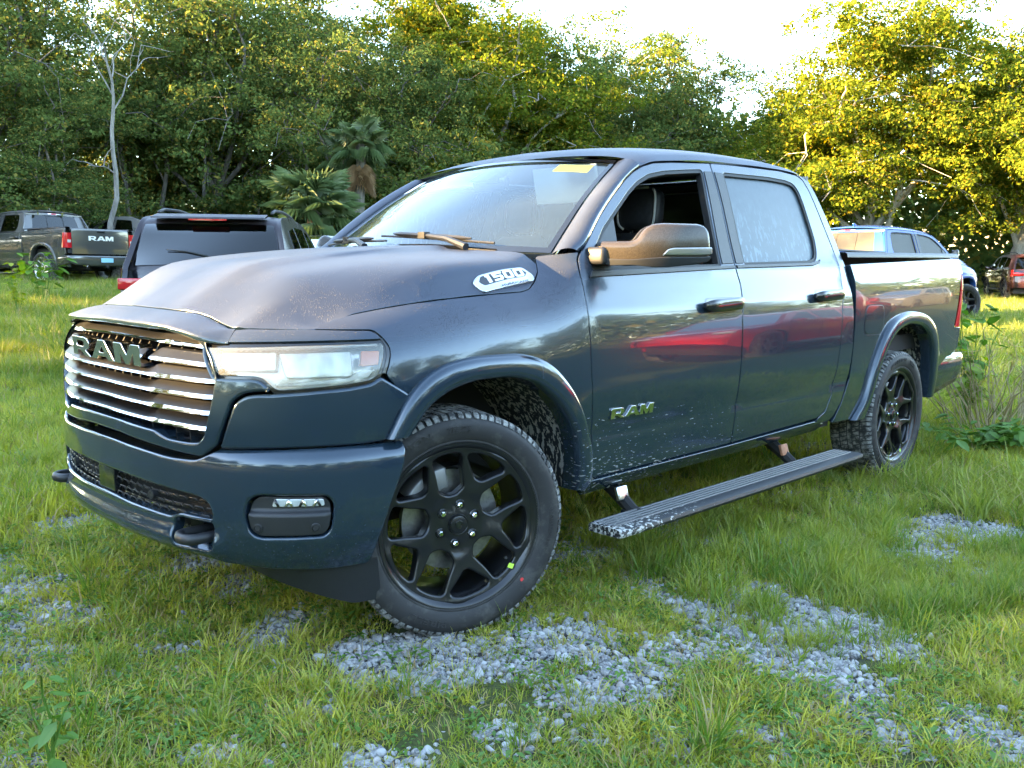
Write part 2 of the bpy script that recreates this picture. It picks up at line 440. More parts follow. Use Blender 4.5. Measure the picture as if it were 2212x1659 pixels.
def pchip(xs, ys):
    xs=np.asarray(xs,float); ys=np.asarray(ys,float); n=len(xs)
    h=np.diff(xs); d=np.diff(ys)/h; m=np.zeros(n)
    for i in range(1,n-1):
        if d[i-1]*d[i]>0:
            w1=2*h[i]+h[i-1]; w2=h[i]+2*h[i-1]; m[i]=(w1+w2)/(w1/d[i-1]+w2/d[i])
    m[0]=d[0]; m[-1]=d[-1]
    def f(x):
        x=np.asarray(x,float); i=np.clip(np.searchsorted(xs,x)-1,0,n-2)
        t=(x-xs[i])/h[i]
        tt=np.clip(t,0,1)
        a=(1+2*tt)*(1-tt)**2*ys[i]+tt*(1-tt)**2*h[i]*m[i]+tt*tt*(3-2*tt)*ys[i+1]+tt*tt*(tt-1)*h[i]*m[i+1]
        return a+np.where(t<0,t*h[i]*m[0],0)+np.where(t>1,(t-1)*h[i]*m[-1],0)
    return f
def plan(pts):
    """plan curve (x,w) given by points -> functions of arc length u; natural-ish catmull resample"""
    P=np.array(pts,float); n=len(P)
    L=np.concatenate([[0],np.cumsum(np.linalg.norm(np.diff(P,axis=0),axis=1))])
    fx=pchip(L,P[:,0]); fw=pchip(L,P[:,1])
    U=np.linspace(0,L[-1],1200); C=np.stack([fx(U),fw(U)],1)
    # smooth the curvature
    k=np.hanning(61); k/=k.sum()
    Cp=np.concatenate([2*C[:1]-C[1:31][::-1]*[1,1],C,2*C[-1:]-C[-31:-1][::-1]])
    Cp[:30]=C[1:31][::-1]*[1,-1]   # mirror about centre line
    C=np.stack([np.convolve(Cp[:,j],k,'valid') for j in (0,1)],1)
    S=np.concatenate([[0],np.cumsum(np.linalg.norm(np.diff(C,axis=0),axis=1))])
    T=np.gradient(C,S,axis=0); T/=np.linalg.norm(T,axis=1)[:,None]
    N=np.stack([-T[:,1],T[:,0]],1)   # outward: at front (T=(0,1)) -> (-1,0)
    def f(u):
        u=np.asarray(u,float)
        g=lambda A: np.stack([np.interp(u,S,A[:,0])+np.where(u>S[-1],(u-S[-1])*T[-1,0]*(A is C),0),np.interp(u,S,A[:,1])],-1)
        return g(C),g(N)
    f.len=S[-1]; f.C=C; f.S=S
    f.u_of_x=lambda x: np.interp(x,C[:,0],S)
    return f
PF=plan([(-.887,0),(-.884,.2),(-.870,.35),(-.843,.5),(-.812,.62),(-.785,.68),(-.715,.765),(-.60,.855),(-.48,.92),(-.35,.962),(-.15,.992),(.1,1.003),(.6,1.008),(1.7,1.01),(2.8,1.01),(3.6,1.005),(4.3,.995),(4.68,.985)])
PB=plan([(-.908,0),(-.903,.2),(-.889,.35),(-.864,.5),(-.82,.645),(-.765,.75),(-.68,.85),(-.57,.93),(-.45,.975),(-.28,1.003),(0,1.01)])
# side profiles : offset from plan curve versus z'
door_o=pchip([.36,.42,.46,.56,.62,.65,.70,.78,.88,1.00,1.08,1.14,1.20,1.26,1.31,1.34,1.80,1.86,1.9],
             [-.10,-.045,-.022,-.010,-.006,-.008,.002,.012,.019,.018,.012,.004,-.012,-.028,-.040,-.052,-.215,-.245,-.30])
fend_o=pchip([.36,.50,.62,.75,.88,.98,1.06,1.13,1.18,1.22,1.255,1.28,1.30],
             [-.03,-.02,-.008,.004,.010,.008,-.002,-.022,-.048,-.080,-.125,-.180,-.250])
bed_o=pchip([.40,.55,.70,.90,1.05,1.15,1.225,1.245,1.32,1.365,1.38,1.40],
            [-.04,-.02,-.006,.008,.012,.010,.004,-.001,-.022,-.038,-.050,-.080])
def sstep(a,b,x): t=np.clip((np.asarray(x,float)-a)/(b-a),0,1); return t*t*(3-2*t)
def rake(x): return .013*(np.asarray(x)-.6)
def SF(u,z):
    C,N=PF(u); x=C[...,0]
    zr=z-rake(np.maximum(x,.0))
    # fender: the shoulder drops towards the front
    k=1-.25*sstep(.5,-.75,x)
    zf=np.where(z>.75,.75+(z-.75)/k,z)
    o=fend_o(zf); od=door_o(zr); ob=bed_o(zr)
    a=sstep(.30,.66,x); b=sstep(2.78,2.86,x)
    off=(o*(1-a)+od*a)*(1-b)+ob*b
    return np.stack([x+N[...,0]*off, -(C[...,1]+N[...,1]*off), np.broadcast_to(z,x.shape)],-1)
bump_o=pchip([.28,.34,.40,.47,.56,.64,.69,.712,.730,.742,.750],[-.10,-.055,-.025,-.006,.0,-.001,-.005,-.012,-.028,-.052,-.085])
def SB(u,z):
    C,N=PB(u); off=bump_o(z)
    return np.stack([C[...,0]+N[...,0]*off, -(C[...,1]+N[...,1]*off), np.broadcast_to(z,C[...,0].shape)],-1)
def signed(fn):
    def g(u, z):
        u, z = np.broadcast_arrays(np.asarray(u, float), np.asarray(z, float))
        P = fn(np.abs(u), z).copy(); P[..., 1] = np.where(u < 0, -P[..., 1], P[..., 1]); return P
    return g
_SB0 = SB
def SB(u, z):
    P = _SB0(u, z); C, N = PB(u)
    k = .030 * sstep(.475, .415, z) * (1 - sstep(.66, .74, u)) - .02 * sstep(.40, .36, z) * (1 - sstep(.66, .74, u))
    P = P.copy(); P[..., 0] += N[..., 0] * k; P[..., 1] -= N[..., 1] * k; return P
SFs, SBs = signed(SF), signed(SB)
U0 = float(PF.u_of_x(1.0)) - 1.0
def UX(L): return [(p[0] + U0,) + tuple(p[1:]) for p in L]
BODY = 'blue_paint'

truck = empty('pickup_truck')
tag(truck, 'dark blue crew cab pickup truck with open driver window, parked on grass and gravel', 'pickup truck')

# ---------------------------------------------------------------- outlines (x or u, z)
F_OUT = [(-.354, .754), (-.274, .892), (-.193, .959), (-.106, .992), (.032, 1.007), (.18, 1.006), (.294, .989), (.381, .953), (.448, .897), (.522, .814), (.583, .716), (.63, .608), (.647, .519), (.652, .42)]
F_IN = [(-.272, .76), (-.20, .851), (-.092, .906), (.028, .925), (.136, .924), (.261, .90), (.361, .844), (.459, .754), (.536, .637), (.559, .524), (.565, .43)]
R_OUT = [(3.06, .432), (3.17, .557), (3.234, .743), (3.366, .957), (3.50, 1.035), (3.70, 1.065), (3.90, 1.052), (4.08, .995), (4.20, .90), (4.27, .77), (4.30, .62), (4.31, .47)]
R_IN = [(3.225, .432), (3.262, .55), (3.285, .661), (3.375, .832), (3.533, .951), (3.70, .982), (3.86, .97), (4.02, .915), (4.12, .82), (4.18, .70), (4.21, .56), (4.22, .46)]
DOOR_F = [(.612, 1.35), (.603, 1.302), (.602, 1.237), (.598, 1.165), (.597, 1.093), (.60, 1.012), (.609, .897), (.631, .728), (.655, .56), (.669, .461)]
SPLIT = [(1.713, .472), (1.720, .66), (1.714, .872), (1.716, 1.078), (1.736, 1.20), (1.742, 1.25), (1.728, 1.301), (1.723, 1.332), (1.738, 1.6), (1.744, 1.78), (1.746, 1.833)]
TOP_F = [(1.42, 1.809), (1.271, 1.793), (1.176, 1.769), (1.096, 1.737), (1.023, 1.696), (.91, 1.62), (.793, 1.528), (.655, 1.398), (.628, 1.378)]
REAR_D = [(2.60, .497), (2.68, .53), (2.728, .62), (2.745, .75), (2.75, .879), (2.762, 1.084), (2.793, 1.22), (2.809, 1.302), (2.808, 1.36), (2.785, 1.459), (2.735, 1.62), (2.692, 1.757), (2.655, 1.819), (2.60, 1.840)]
HEAD = [(.619, 1.057), (.941, 1.066), (1.221, 1.070, .02), (1.228, 1.057), (1.225, 1.031), (1.213, .992), (1.199, .966), (1.173, .949), (1.099, .938), (.940, .926), (.874, .923, .02), (.833, .962), (.804, .968), (.682, .968, .02), (.628, 1.042)]
SEAM = [(.998, 1.111), (1.022, 1.126), (1.072, 1.141), (1.159, 1.157), (1.265, 1.172), (1.394, 1.188), (1.565, 1.204), (1.749, 1.217), (1.890, 1.224), (1.937, 1.234), (1.985, 1.261), (2.043, 1.300), (2.068, 1.332)]

# ---------------------------------------------------------------- fenders
fo = [(1.224, .965), (1.237, .997), (1.247, 1.030), (1.248, 1.053), (1.234, 1.079), (1.210, 1.104), (1.193, 1.109)] + SEAM + [(2.085, 1.362), (2.20, 1.380)] + UX(DOOR_F[:-1]) + [(2.225, .44)] + UX([(p[0] - .004, p[1] - .012) for p in F_OUT[-2:0:-1]])
panel('fender', rnd(fo, .010), [], SF, BODY, truck, step=.045, edge=.0018, gap=.0004, depth=.03, both=True)
# ---------------------------------------------------------------- doors
FD = DOOR_F + SPLIT + TOP_F
FWIN = [(.668, 1.312), (1.602, 1.331), (1.612, 1.404), (1.634, 1.649), (1.656, 1.772), (1.645, 1.788, .01), (1.529, 1.777), (1.338, 1.756), (1.206, 1.730), (1.106, 1.690), (1.022, 1.639), (.945, 1.582), (.80, 1.475), (.705, 1.376)]
front_doors = panel('front_door', rnd(UX(FD), .015), [rnd(UX(FWIN), .02)], SF, BODY, truck, step=.045, depth=.03, both=True)
RD = SPLIT[::-1] + [(2.216, .487), (2.50, .494)] + REAR_D + [(2.425, 1.851), (1.964, 1.842)]
RWIN = [(1.815, 1.341), (2.472, 1.358), (2.555, 1.372, .03), (2.59, 1.42, .04), (2.604, 1.486), (2.582, 1.666), (2.565, 1.745), (2.53, 1.785, .03), (2.45, 1.796), (2.274, 1.800), (1.838, 1.789)]
rear_doors = panel('rear_door', rnd(UX(RD), .015), [rnd(UX(RWIN), .02)], SF, BODY, truck, step=.045, depth=.03, both=True)
FDO, RDO = front_doors, rear_doors
for k, sgn in ((0, 1), (1, -1)):
    sf = (lambda u, z: SF(u, z)) if k == 0 else None
    def mir(o):
        if k: o.data.transform(Matrix.Scale(-1, 4, (0, 1, 0))); o.data.flip_normals()
        return o
    # black pillar trim, belt moulding, sail and window channel
    mir(panel('pillar_trim', rnd(UX([(1.612, 1.338), (1.716, 1.341), (1.734, 1.62), (1.738, 1.79), (1.664, 1.786)]), .004), [], SF, 'black_plastic', FDO[k], step=.05, edge=.002, depth=.004, lift=.004))
    mir(panel('pillar_trim', rnd(UX([(1.734, 1.342), (1.806, 1.344), (1.832, 1.79), (1.754, 1.79), (1.75, 1.62)]), .004), [], SF, 'black_plastic', RDO[k], step=.05, edge=.002, depth=.004, lift=.004))
    mir(panel('belt_moulding', rnd(UX([(.640, 1.276), (.86, 1.284), (1.716, 1.318), (1.714, 1.338), (.86, 1.314), (.66, 1.308)]), .004), [], SF, 'black_plastic', FDO[k], step=.04, edge=.003, depth=.006, lift=.006))
    mir(panel('belt_moulding', rnd(UX([(1.734, 1.318), (2.50, 1.338), (2.585, 1.352), (2.60, 1.375), (2.57, 1.37), (2.47, 1.358), (1.73, 1.340)]), .004), [], SF, 'black_plastic', RDO[k], step=.04, edge=.003, depth=.006, lift=.006))
    mir(panel('sail_panel', rnd(UX([(.650, 1.306), (.872, 1.314), (.884, 1.43), (.898, 1.548), (.80, 1.470), (.705, 1.374)]), .012), [], SF, 'black_plastic', FDO[k], step=.05, edge=.003, depth=.01, lift=-.006))
    # rubber channel round the openings
    for W, par in ((FWIN, FDO[k]), (RWIN, RDO[k])):
        L = rnd(UX(W), .02); L = L if area(np.asarray(L)) > 0 else L[::-1]
        L = resample(L, .03); mir(panel('window_seal', inset(L, -.004), [inset(L, .012)], SF, 'seal_rubber', par, step=.06, edge=.002, depth=.03, lift=-.004, gap=0))
    gl = mir(panel('window_glass', rnd(UX(RWIN), .02), [], SF, 'fogged_glass', RDO[k], step=.06, edge=.001, depth=.002, lift=-.016, gap=0))
    if k: mir(panel('window_glass', rnd(UX(FWIN), .02), [], SF, 'fogged_glass', FDO[k], step=.06, edge=.001, depth=.002, lift=-.016, gap=0))
    # door handles: pocket, bar, two feet
    for (hx, hz, par) in ((1.538, 1.152, FDO[k]), (2.588, 1.180, RDO[k])):
        mir(panel('handle_pocket', rnd(UX([(hx - .125, hz - .042), (hx + .125, hz - .040), (hx + .13, hz + .040), (hx - .13, hz + .036)]), .03), [], SF, 'gloss_black', par, step=.03, edge=.004, depth=.002, lift=.0015))
        V = []; n = 20
        for i in range(n):
            s = -1 + 2 * i / (n - 1); e = (1 - abs(s) ** 6) ** .5; x = hx + .148 * s
            zc = hz + .004 + .006 * s; hz2 = .030 * (.45 + .55 * e) ; p = SF(np.float64(x + U0), np.float64(zc)); w = -p[1] + .012 + .030 * e ** .8
            for a in range(10):
                q = a / 10 * 2 * math.pi; ca, sa = math.cos(q), math.sin(q)
                V.append((x, -(w + .012 * math.copysign(abs(ca) ** .6, ca)), zc + hz2 * math.copysign(abs(sa) ** .6, sa)))
        F = [(i * 10 + a, i * 10 + (a + 1) % 10, (i + 1) * 10 + (a + 1) % 10, (i + 1) * 10 + a) for i in range(n - 1) for a in range(10)] + [tuple(range(10)), tuple(range((n - 1) * 10, n * 10))]
        h = mesh('handle', V, F, 'gloss_black' if BODY else 'chrome', par); mir(h); fix_normals(h)
# ---------------------------------------------------------------- cab corner, sill, roof, pillars
CC = REAR_D + [(2.63, 1.843), (2.715, 1.832), (2.765, 1.74), (2.835, 1.56), (2.875, 1.40), (2.884, 1.36), (2.898, 1.25), (2.908, 1.04), (2.914, .84), (2.912, .69), (2.86, .56), (2.76, .455), (2.60, .455)]
SFcab = lambda u, z: SF(np.minimum(u, 2.775 + U0), z) + np.stack([np.maximum(u - 2.775 - U0, 0), np.zeros_like(u + 0. * z), np.zeros_like(u + 0. * z)], -1)
panel('cab_corner', rnd(UX(CC), .012), [], SFcab, BODY, truck, step=.045, depth=.03, both=True)
panel('sill', rnd(UX([(.655, .452), (1.7, .462), (2.58, .482), (2.72, .452), (2.70, .402), (1.7, .386), (.66, .376)]), .008), [], SF, BODY, truck, step=.04, depth=.05, both=True)
seam3 = np.array([(1.16, .812, 1.766), (1.271, .801, 1.797), (1.42, .795, 1.814), (1.735, .787, 1.840), (2.425, .784, 1.856), (2.58, .786, 1.850), (2.66, .790, 1.838), (2.735, .793, 1.82)])
rw, rz = pchip(seam3[:, 0], seam3[:, 1]), pchip(seam3[:, 0], seam3[:, 2])
rc = pchip([1.06, 1.12, 1.2, 1.4, 1.7, 2.0, 2.3, 2.55, 2.68, 2.735], [1.828, 1.858, 1.884, 1.917, 1.945, 1.958, 1.957, 1.940, 1.915, 1.895])
rq = pchip([0, .4, .7, .84, .92, .97, 1], [0, .09, .30, .47, .64, .80, 1])
NT_ = 45
P = []
for i, a in enumerate(np.linspace(0, 1, 40)):
    row = []
    for t in np.linspace(-1, 1, NT_):
        xf = 1.075 + .085 * t * t; x = xf + (2.735 - xf) * a
        w = rw(x) * t; ch = -.006 * math.exp(-((abs(w) - .60) / .012) ** 2) * min(1, a * 6) ; row.append((x, w, rc(x) - (rc(x) - rz(x)) * rq(abs(t)) + ch))
    P.append(row)
o = grid('roof', P, BODY, truck)
# small antenna fin on the roof
m = MB(); m.prism([(2.42, 0), (2.56, 0), (2.565, .05), (2.54, .06)], 1, -.016, .016); ob = m.build('antenna_fin', BODY, truck, True, angle=40, bev=.006); ob.data.transform(Matrix.Translation((0, 0, 1.938)))
# windshield and its pillars
we = np.array([(.555, .848, 1.368), (.66, .815, 1.448), (.885, .755, 1.622), (1.155, .690, 1.795)])
wv = np.array([0, .19, .60, 1.]); ex, ew, ez = (pchip(wv, we[:, k]) for k in range(3))
def WS(t, v):
    t = np.asarray(t, float); v = np.asarray(v, float)
    cx, cz = .365 + .715 * v, 1.385 + .445 * v + .05 * v * (1 - v)
    return np.stack([cx + (ex(v) - cx) * t * t, -ew(v) * t, cz + (ez(v) - cz) * t * t], -1)
tt, vv = np.meshgrid(np.linspace(-1, 1, 41), np.linspace(0, 1, 24), indexing='ij')
wsg = grid('windshield', WS(tt, vv), 'windshield_glass', truck); fix_normals(wsg)
# dark printed band round the glass
m = MB()
for (a0, a1, b0, b1) in ((-1, 1, .965, 1.), (-1, 1, 0, .05), (-1, -.972, .04, .97), (.972, 1, .04, .97)):
    A, B = np.meshgrid(np.linspace(a0, a1, 31), np.linspace(b0, b1, 13), indexing='ij'); Q = WS(A, B) + [-.004, 0, .006]; n_, m_ = A.shape
    m.add(Q.reshape(-1, 3), [(i * m_ + j, i * m_ + j + 1, (i + 1) * m_ + j + 1, (i + 1) * m_ + j) for i in range(n_ - 1) for j in range(m_ - 1)])
m.build('glass_band', 'gloss_black', wsg, True)
def on_glass(name, mat, t0, t1, v0, v1, parent, off=-.012):
    A, B = np.meshgrid(np.linspace(t0, t1, 6), np.linspace(v0, v1, 4), indexing='ij'); Q = WS(A, B) + [.006, 0, off]
    return grid(name, Q, mat, parent)
on_glass('sticker', 'yellow_paper', .60, .86, .845, .93, wsg, .004)
on_glass('sticker', 'white_paper', -.93, -.82, .78, .92, wsg, .004)
dr = np.array([(.628, .930, 1.380), (.66, .931, 1.402), (.80, .892, 1.532), (.92, .863, 1.626), (1.03, .838, 1.700), (1.10, .825, 1.740), (1.16, .814, 1.766)])
dl = np.linspace(0, 1, 7); dx, dw, dz = (pchip(dl, dr[:, k]) for k in range(3))
for sg in (-1, 1):
    P = []
    for s in np.linspace(0, 1, 22):
        g = np.array([ex(s), sg * ew(s), ez(s)]); d = np.array([dx(s), sg * dw(s), dz(s)]); row = [g + np.array([0.02, 0, -.02]), g]
        for k in np.linspace(.12, 1, 9):
            b = .030 * math.sin(math.pi * k) ** .8; row.append(g + (d - g) * k + np.array([-.45, sg * .62, .64]) * b)
        row.append(d + np.array([0.0, -sg * .02, 0]))
        P.append(row)
    o = grid('windshield_pillar', P, BODY, truck, flip=(sg > 0)); fix_normals(o)
# cowl under the glass, and wipers
P = []
for t in np.linspace(-.86, .86, 31):
    a = WS(t, .0); P.append([a + np.array([.012, 0, .003]), a + np.array([-.05, 0, -.012]), a + np.array([-.13, 0, -.03]), a + np.array([-.2, 0, -.07])])
cw = grid('cowl', P, 'black_plastic', truck); fix_normals(cw)
def wiper(t0, t1, v0, v1, pt):
    m = MB(); L = [WS(t, v) + np.array([-.012, 0, .022]) for t, v in zip(np.linspace(t0, t1, 14), v0 + (v1 - v0) * np.linspace(0, 1, 14))]
    m.tube(L, .006, 6); L2 = [p + np.array([-.004, 0, .012]) for p in L[2:-2]]; m.tube(L2, [.004] + [.010] * (len(L2) - 2) + [.004], 6)
    mid = L2[len(L2) // 2]; piv = WS(pt[0], pt[1]) + np.array([-.05, 0, .02])
    m.tube([piv, piv * .55 + mid * .45 + np.array([0, 0, .012]), mid], [.016, .013, .010], 8)
    m.box((-.016, -.022, -.014), (.016, .022, .014), at=mid)
    return m.build('wiper', 'black_plastic', truck, True, angle=40)
wiper(.72, -.12, .035, .10, (.62, .0)); wiper(-.02, -.80, .05, .06, (-.10, .0))
# ---------------------------------------------------------------- hood
sx = SF(np.array([p[0] for p in SEAM]), np.array([p[1] for p in SEAM]))
SX, SW, SZ = sx[:, 0], -sx[:, 1], sx[:, 2]
hw, hz_ = pchip(SX, SW), pchip(SX, SZ)
zc_ = pchip([-.80, -.70, -.62, -.43, -.225, 0, .24, .5], [1.24, 1.272, 1.292, 1.334, 1.362, 1.384, 1.402, 1.415])
gq1 = pchip([0, .25, .40, .435, .465, .495, .70, .80, .90, .96, 1], [1, .996, .985, .968, .90, .865, .70, .53, .28, .11, 0])
gq2 = pchip([0, .25, .40, .435, .465, .495, .70, .80, .87, .90, .93, .96, .985, 1], [1, .996, .985, .968, .905, .88, .80, .74, .67, .61, .49, .27, .08, 0])
xfr = pchip([0, .3, .44, .52, .62, .70, .76, SW[0]], [-.767, -.748, -.712, -.702, -.700, -.640, -.575, SX[0]])
zfr = pchip([0, .40, .46, .56, .62, .76, SW[0]], [1.166, 1.156, 1.146, 1.122, 1.114, 1.112, 1.112])
def HD(x, y):
    x = np.asarray(x, float); w = np.abs(np.asarray(y, float))
    t = np.clip(w / np.maximum(hw(np.clip(x, SX[0], SX[-1])), .3), 0, 1.02)
    zs = hz_(np.clip(x, SX[0], SX[-1])); kx = sstep(-.45, .08, x); zb = zs + (zc_(x) - zs) * (gq1(t) * (1 - kx) + gq2(t) * kx)
    s = np.clip((x - xfr(w)) / .30, 0, 1); h = 1 - (1 - s) ** 2.1
    h = np.maximum(h, sstep(.72, .98, t) * sstep(-.53, -.36, x)); z = zfr(w) + (zb - zfr(w)) * h
    return np.stack([x + 0 * z, np.asarray(y, float) + 0 * z, z], -1)
hwl = [0, .15, .3, .40, .44, .48, .52, .57, .62, .66, .70, .74, .78]
half = [(xfr(w), w) for w in hwl] + [(a, b) for a, b in zip(SX, SW)]
rear = [(.365 + .19 * (w / .848) ** 2 - .036, w) for w in (.74, .66, .58, .45, .3, .15, 0)]
half += rear
ring = half + [(x, -w) for x, w in half[::-1][1:-1]]
hood = panel('hood', ring, [], HD, BODY, truck, step=.045, bstep=.03, edge=.003, depth=.03, gap=.0004)
# ---------------------------------------------------------------- front header over the grille
P = []
for y in np.linspace(-.672, .672, 69):
    w = abs(y); u = float(np.interp(w, PF.C[:, 1][:500], PF.S[:500]))
    a = np.array([xfr(w) - .004, y, zfr(w) - .002])
    c = np.array([float(np.interp(w, [0, .2, .35, .48, .56, .62, .69], [-.874, -.871, -.858, -.828, -.800, -.776, -.735])), y, float(np.interp(w, [0, .35, .45, .52, .58, .62, .69], [1.131, 1.127, 1.121, 1.109, 1.094, 1.087, 1.086]))])
    lz = float(np.interp(w, [0, .42, .50, .56, .60, .64, .69], [1.112, 1.106, 1.094, 1.078, 1.070, 1.068, 1.069]))
    pts = [a + np.array([.02, 0, -.02]), a]
    for k in np.linspace(0, 1, 9)[1:]: pts.append(a + (c - a) * k + np.array([0, 0, .005]) * math.sin(math.pi * k))
    pts += [c + np.array([-.005, 0, -.0025]), c + np.array([-.008, 0, -.008]), np.array([c[0] - .008, y, (c[2] + lz) / 2 - .003]), np.array([c[0] - .006, y, lz]), np.array([c[0] + .004, y, lz - .004]), np.array([c[0] + .05, y, lz - .004])]
    kb = float(sstep(.575, .668, w))
    if kb > 0:
        ub = .60 + (w - .575) / .097 * .099; zz_ = np.array([min(q[2], 1.1105) for q in pts]); sp = SF(np.full(len(pts), ub), zz_); sp[:, 1] *= -np.sign(y); sp[0, 0] += .02; sp[-2:, 0] += [.004, .05]
        pts = [q * (1 - kb) + s_ * kb for q, s_ in zip(pts, sp)]
    P.append(pts)
hdr = grid('front_header', P, BODY, truck, flip=False); fix_normals(hdr)
# ---------------------------------------------------------------- grille surround
so = [(0, .728), (.136, .727), (.40, .712), (.523, .704), (.620, .701), (.682, .745), (.729, .856), (.738, .882), (.752, .898), (.778, .914), (.812, .920), (.868, .921), (.833, .958), (.804, .964), (.682, .964), (.628, 1.040), (.618, 1.062), (.56, 1.086), (.46, 1.108), (0, 1.114)]
si = [(0, .780), (.152, .780), (.385, .771), (.43, .758), (.463, .750), (.563, .749), (.607, .753), (.628, .772), (.638, .797), (.656, .855), (.670, .911), (.677, .960), (.645, 1.015), (.598, 1.058), (.545, 1.080), (.464, 1.097), (0, 1.104)]
mirror2 = lambda L: L + [(-p[0],) + tuple(p[1:]) for p in L[::-1][1:-1]]
sur = panel('grille_surround', rnd(mirror2(so), .014), [rnd(mirror2(si), .012)], SFs, BODY, truck, step=.035, edge=.010, depth=.05, hole_depth=.06, lift=.006)
# ---------------------------------------------------------------- grille : backing, ribs, slats, letters
m = MB(); A, B = np.meshgrid(np.linspace(-.70, .70, 45), np.linspace(.735, 1.10, 6), indexing='ij')
Q = SFs(A, B); C_, N_ = PF(np.abs(A)); Q[..., 0] += .105; n_, m_ = A.shape
m.add(Q.reshape(-1, 3), [(i * m_ + j, i * m_ + j + 1, (i + 1) * m_ + j + 1, (i + 1) * m_ + j) for i in range(n_ - 1) for j in range(m_ - 1)])
for u in np.linspace(-.64, .64, 19):
    zz = np.linspace(.745, 1.095, 10); p = SFs(np.full(10, u), zz); f = p + [.050, 0, 0]; b = p + [.10, 0, 0]
    for sgn in (-1, 1):
        s_ = np.array([0, .0035 * sgn, 0]); V = np.concatenate([f + s_, b + s_]); m.add(V, [(i, i + 1, i + 11, i + 10) for i in range(9)])
    V = np.concatenate([f + [0, .0035, 0], f - [0, .0035, 0]]); m.add(V, [(i, i + 1, i + 11, i + 10) for i in range(9)])
for z in (.765, .816, .868, .92, .971, 1.02, 1.06, 1.085):
    u = np.linspace(-.65, .65, 40); p = SFs(u, np.full(40, z)); V = np.concatenate([p + [.070, 0, -.003], p + [.070, 0, .003], p + [.10, 0, .003]]); m.add(V, [(i, i + 1, i + 41, i + 40) for i in range(39)] + [(i + 40, i + 41, i + 81, i + 80) for i in range(39)])
grille = m.build('grille', 'black_plastic', truck)
SL = [(1.055, 1.068, .607), (1.000, 1.010, .640), (.950, .955, .672), (.900, .905, .664), (.848, .856, .652), (.796, .806, .636)]
for i, (ze, zcn, ue) in enumerate(SL):
    segs = [(-ue, ue)] if i != 1 else [(-ue, -.335), (.335, ue)]
    for (a, b) in segs:
        us = np.linspace(a, b, 61 if i != 1 else 19); P = []
        for u in us:
            k = abs(u) / ue; z = zcn + (ze - zcn) * k ** 1.6; wide = float(sstep(.335, .37, abs(u))); end = float(sstep(ue, ue - .012, abs(u)))
            p = SFs(np.float64(u), np.float64(z)); hh = .0032 + .0030 * wide; tp = .017 + .010 * wide
            fx = p[0] + .006 + .010 * (1 - end)
            P.append([(fx + .002, p[1], z - hh - .003), (fx - .004, p[1], z - hh), (fx + .001, p[1], z + hh), (fx + .007, p[1], z + hh + .005), (fx + .026, p[1], z + hh + tp), (fx + .046, p[1], z + hh + tp + .003), (fx + .046, p[1], z - hh - .002)])
        P = np.array(P); n_, m_ = P.shape[:2]; F = []; FM = []
        for q in range(n_ - 1):
            for j in range(m_):
                F.append((q * m_ + j, (q + 1) * m_ + j, (q + 1) * m_ + (j + 1) % m_, q * m_ + (j + 1) % m_)); FM.append(0 if j == 1 else 1)
        F += [tuple(range(m_)), tuple(range((n_ - 1) * m_, n_ * m_))]; FM += [0, 0]
        s_ = mesh('slat', P.reshape(-1, 3), F, ['chrome', 'blade_dark'], grille, True, fm=FM); fix_normals(s_, 28)
def ram_letters(W, H):
    """block letters R A M as outlines (outer, holes) in a box W wide, H high, left bottom origin"""
    w = W / 3.12; g = w * .06
    R = ([(0, 0), (.26, 0), (.26, .30), (.42, .30), (.72, 0), (1.02, 0), (.70, .33), (.86, .42), (.92, .56), (.92, .78), (.84, .93), (.68, 1), (0, 1)], [[(.26, .52), (.62, .52), (.66, .57), (.66, .73), (.62, .78), (.26, .78)]])
    A = ([(-.04, 0), (.24, 0), (.31, .17), (.70, .17), (.77, 0), (1.06, 0), (.66, 1), (.36, 1)], [[(.385, .38), (.625, .38), (.505, .70)]])
    Mm = ([(0, 0), (.25, 0), (.25, .55), (.44, 0), (.58, 0), (.77, .55), (.77, 0), (1.02, 0), (1.02, 1), (.70, 1), (.51, .48), (.32, 1), (0, 1)], [])
    out = []
    for i, (o_, h_) in enumerate((R, A, Mm)):
        f = lambda L: [(i * 1.05 * w + x * w * .98, y * H) for x, y in L]
        out.append((f(o_), [f(q) for q in h_]))
    return out
def put_letters(W, H, depth, fn, mat, parent, step=.02, edge=.0025):
    for (o_, h_) in ram_letters(W, H):
        panel('letter', o_, h_, fn, mat, parent, step=step, edge=edge, depth=depth, gap=0)
# looking at the nose from the front, the word reads from the passenger side to the driver side
bowx = pchip([0, .2, .35, .5], [0, .004, .012, .030])
put_letters(.628, .072, .045, lambda a, b: np.stack([-.888 + bowx(np.abs(.314 - a)) - .06 * (b - .036), .314 - a, .973 + b + 0 * a], -1), ['chrome'], grille)
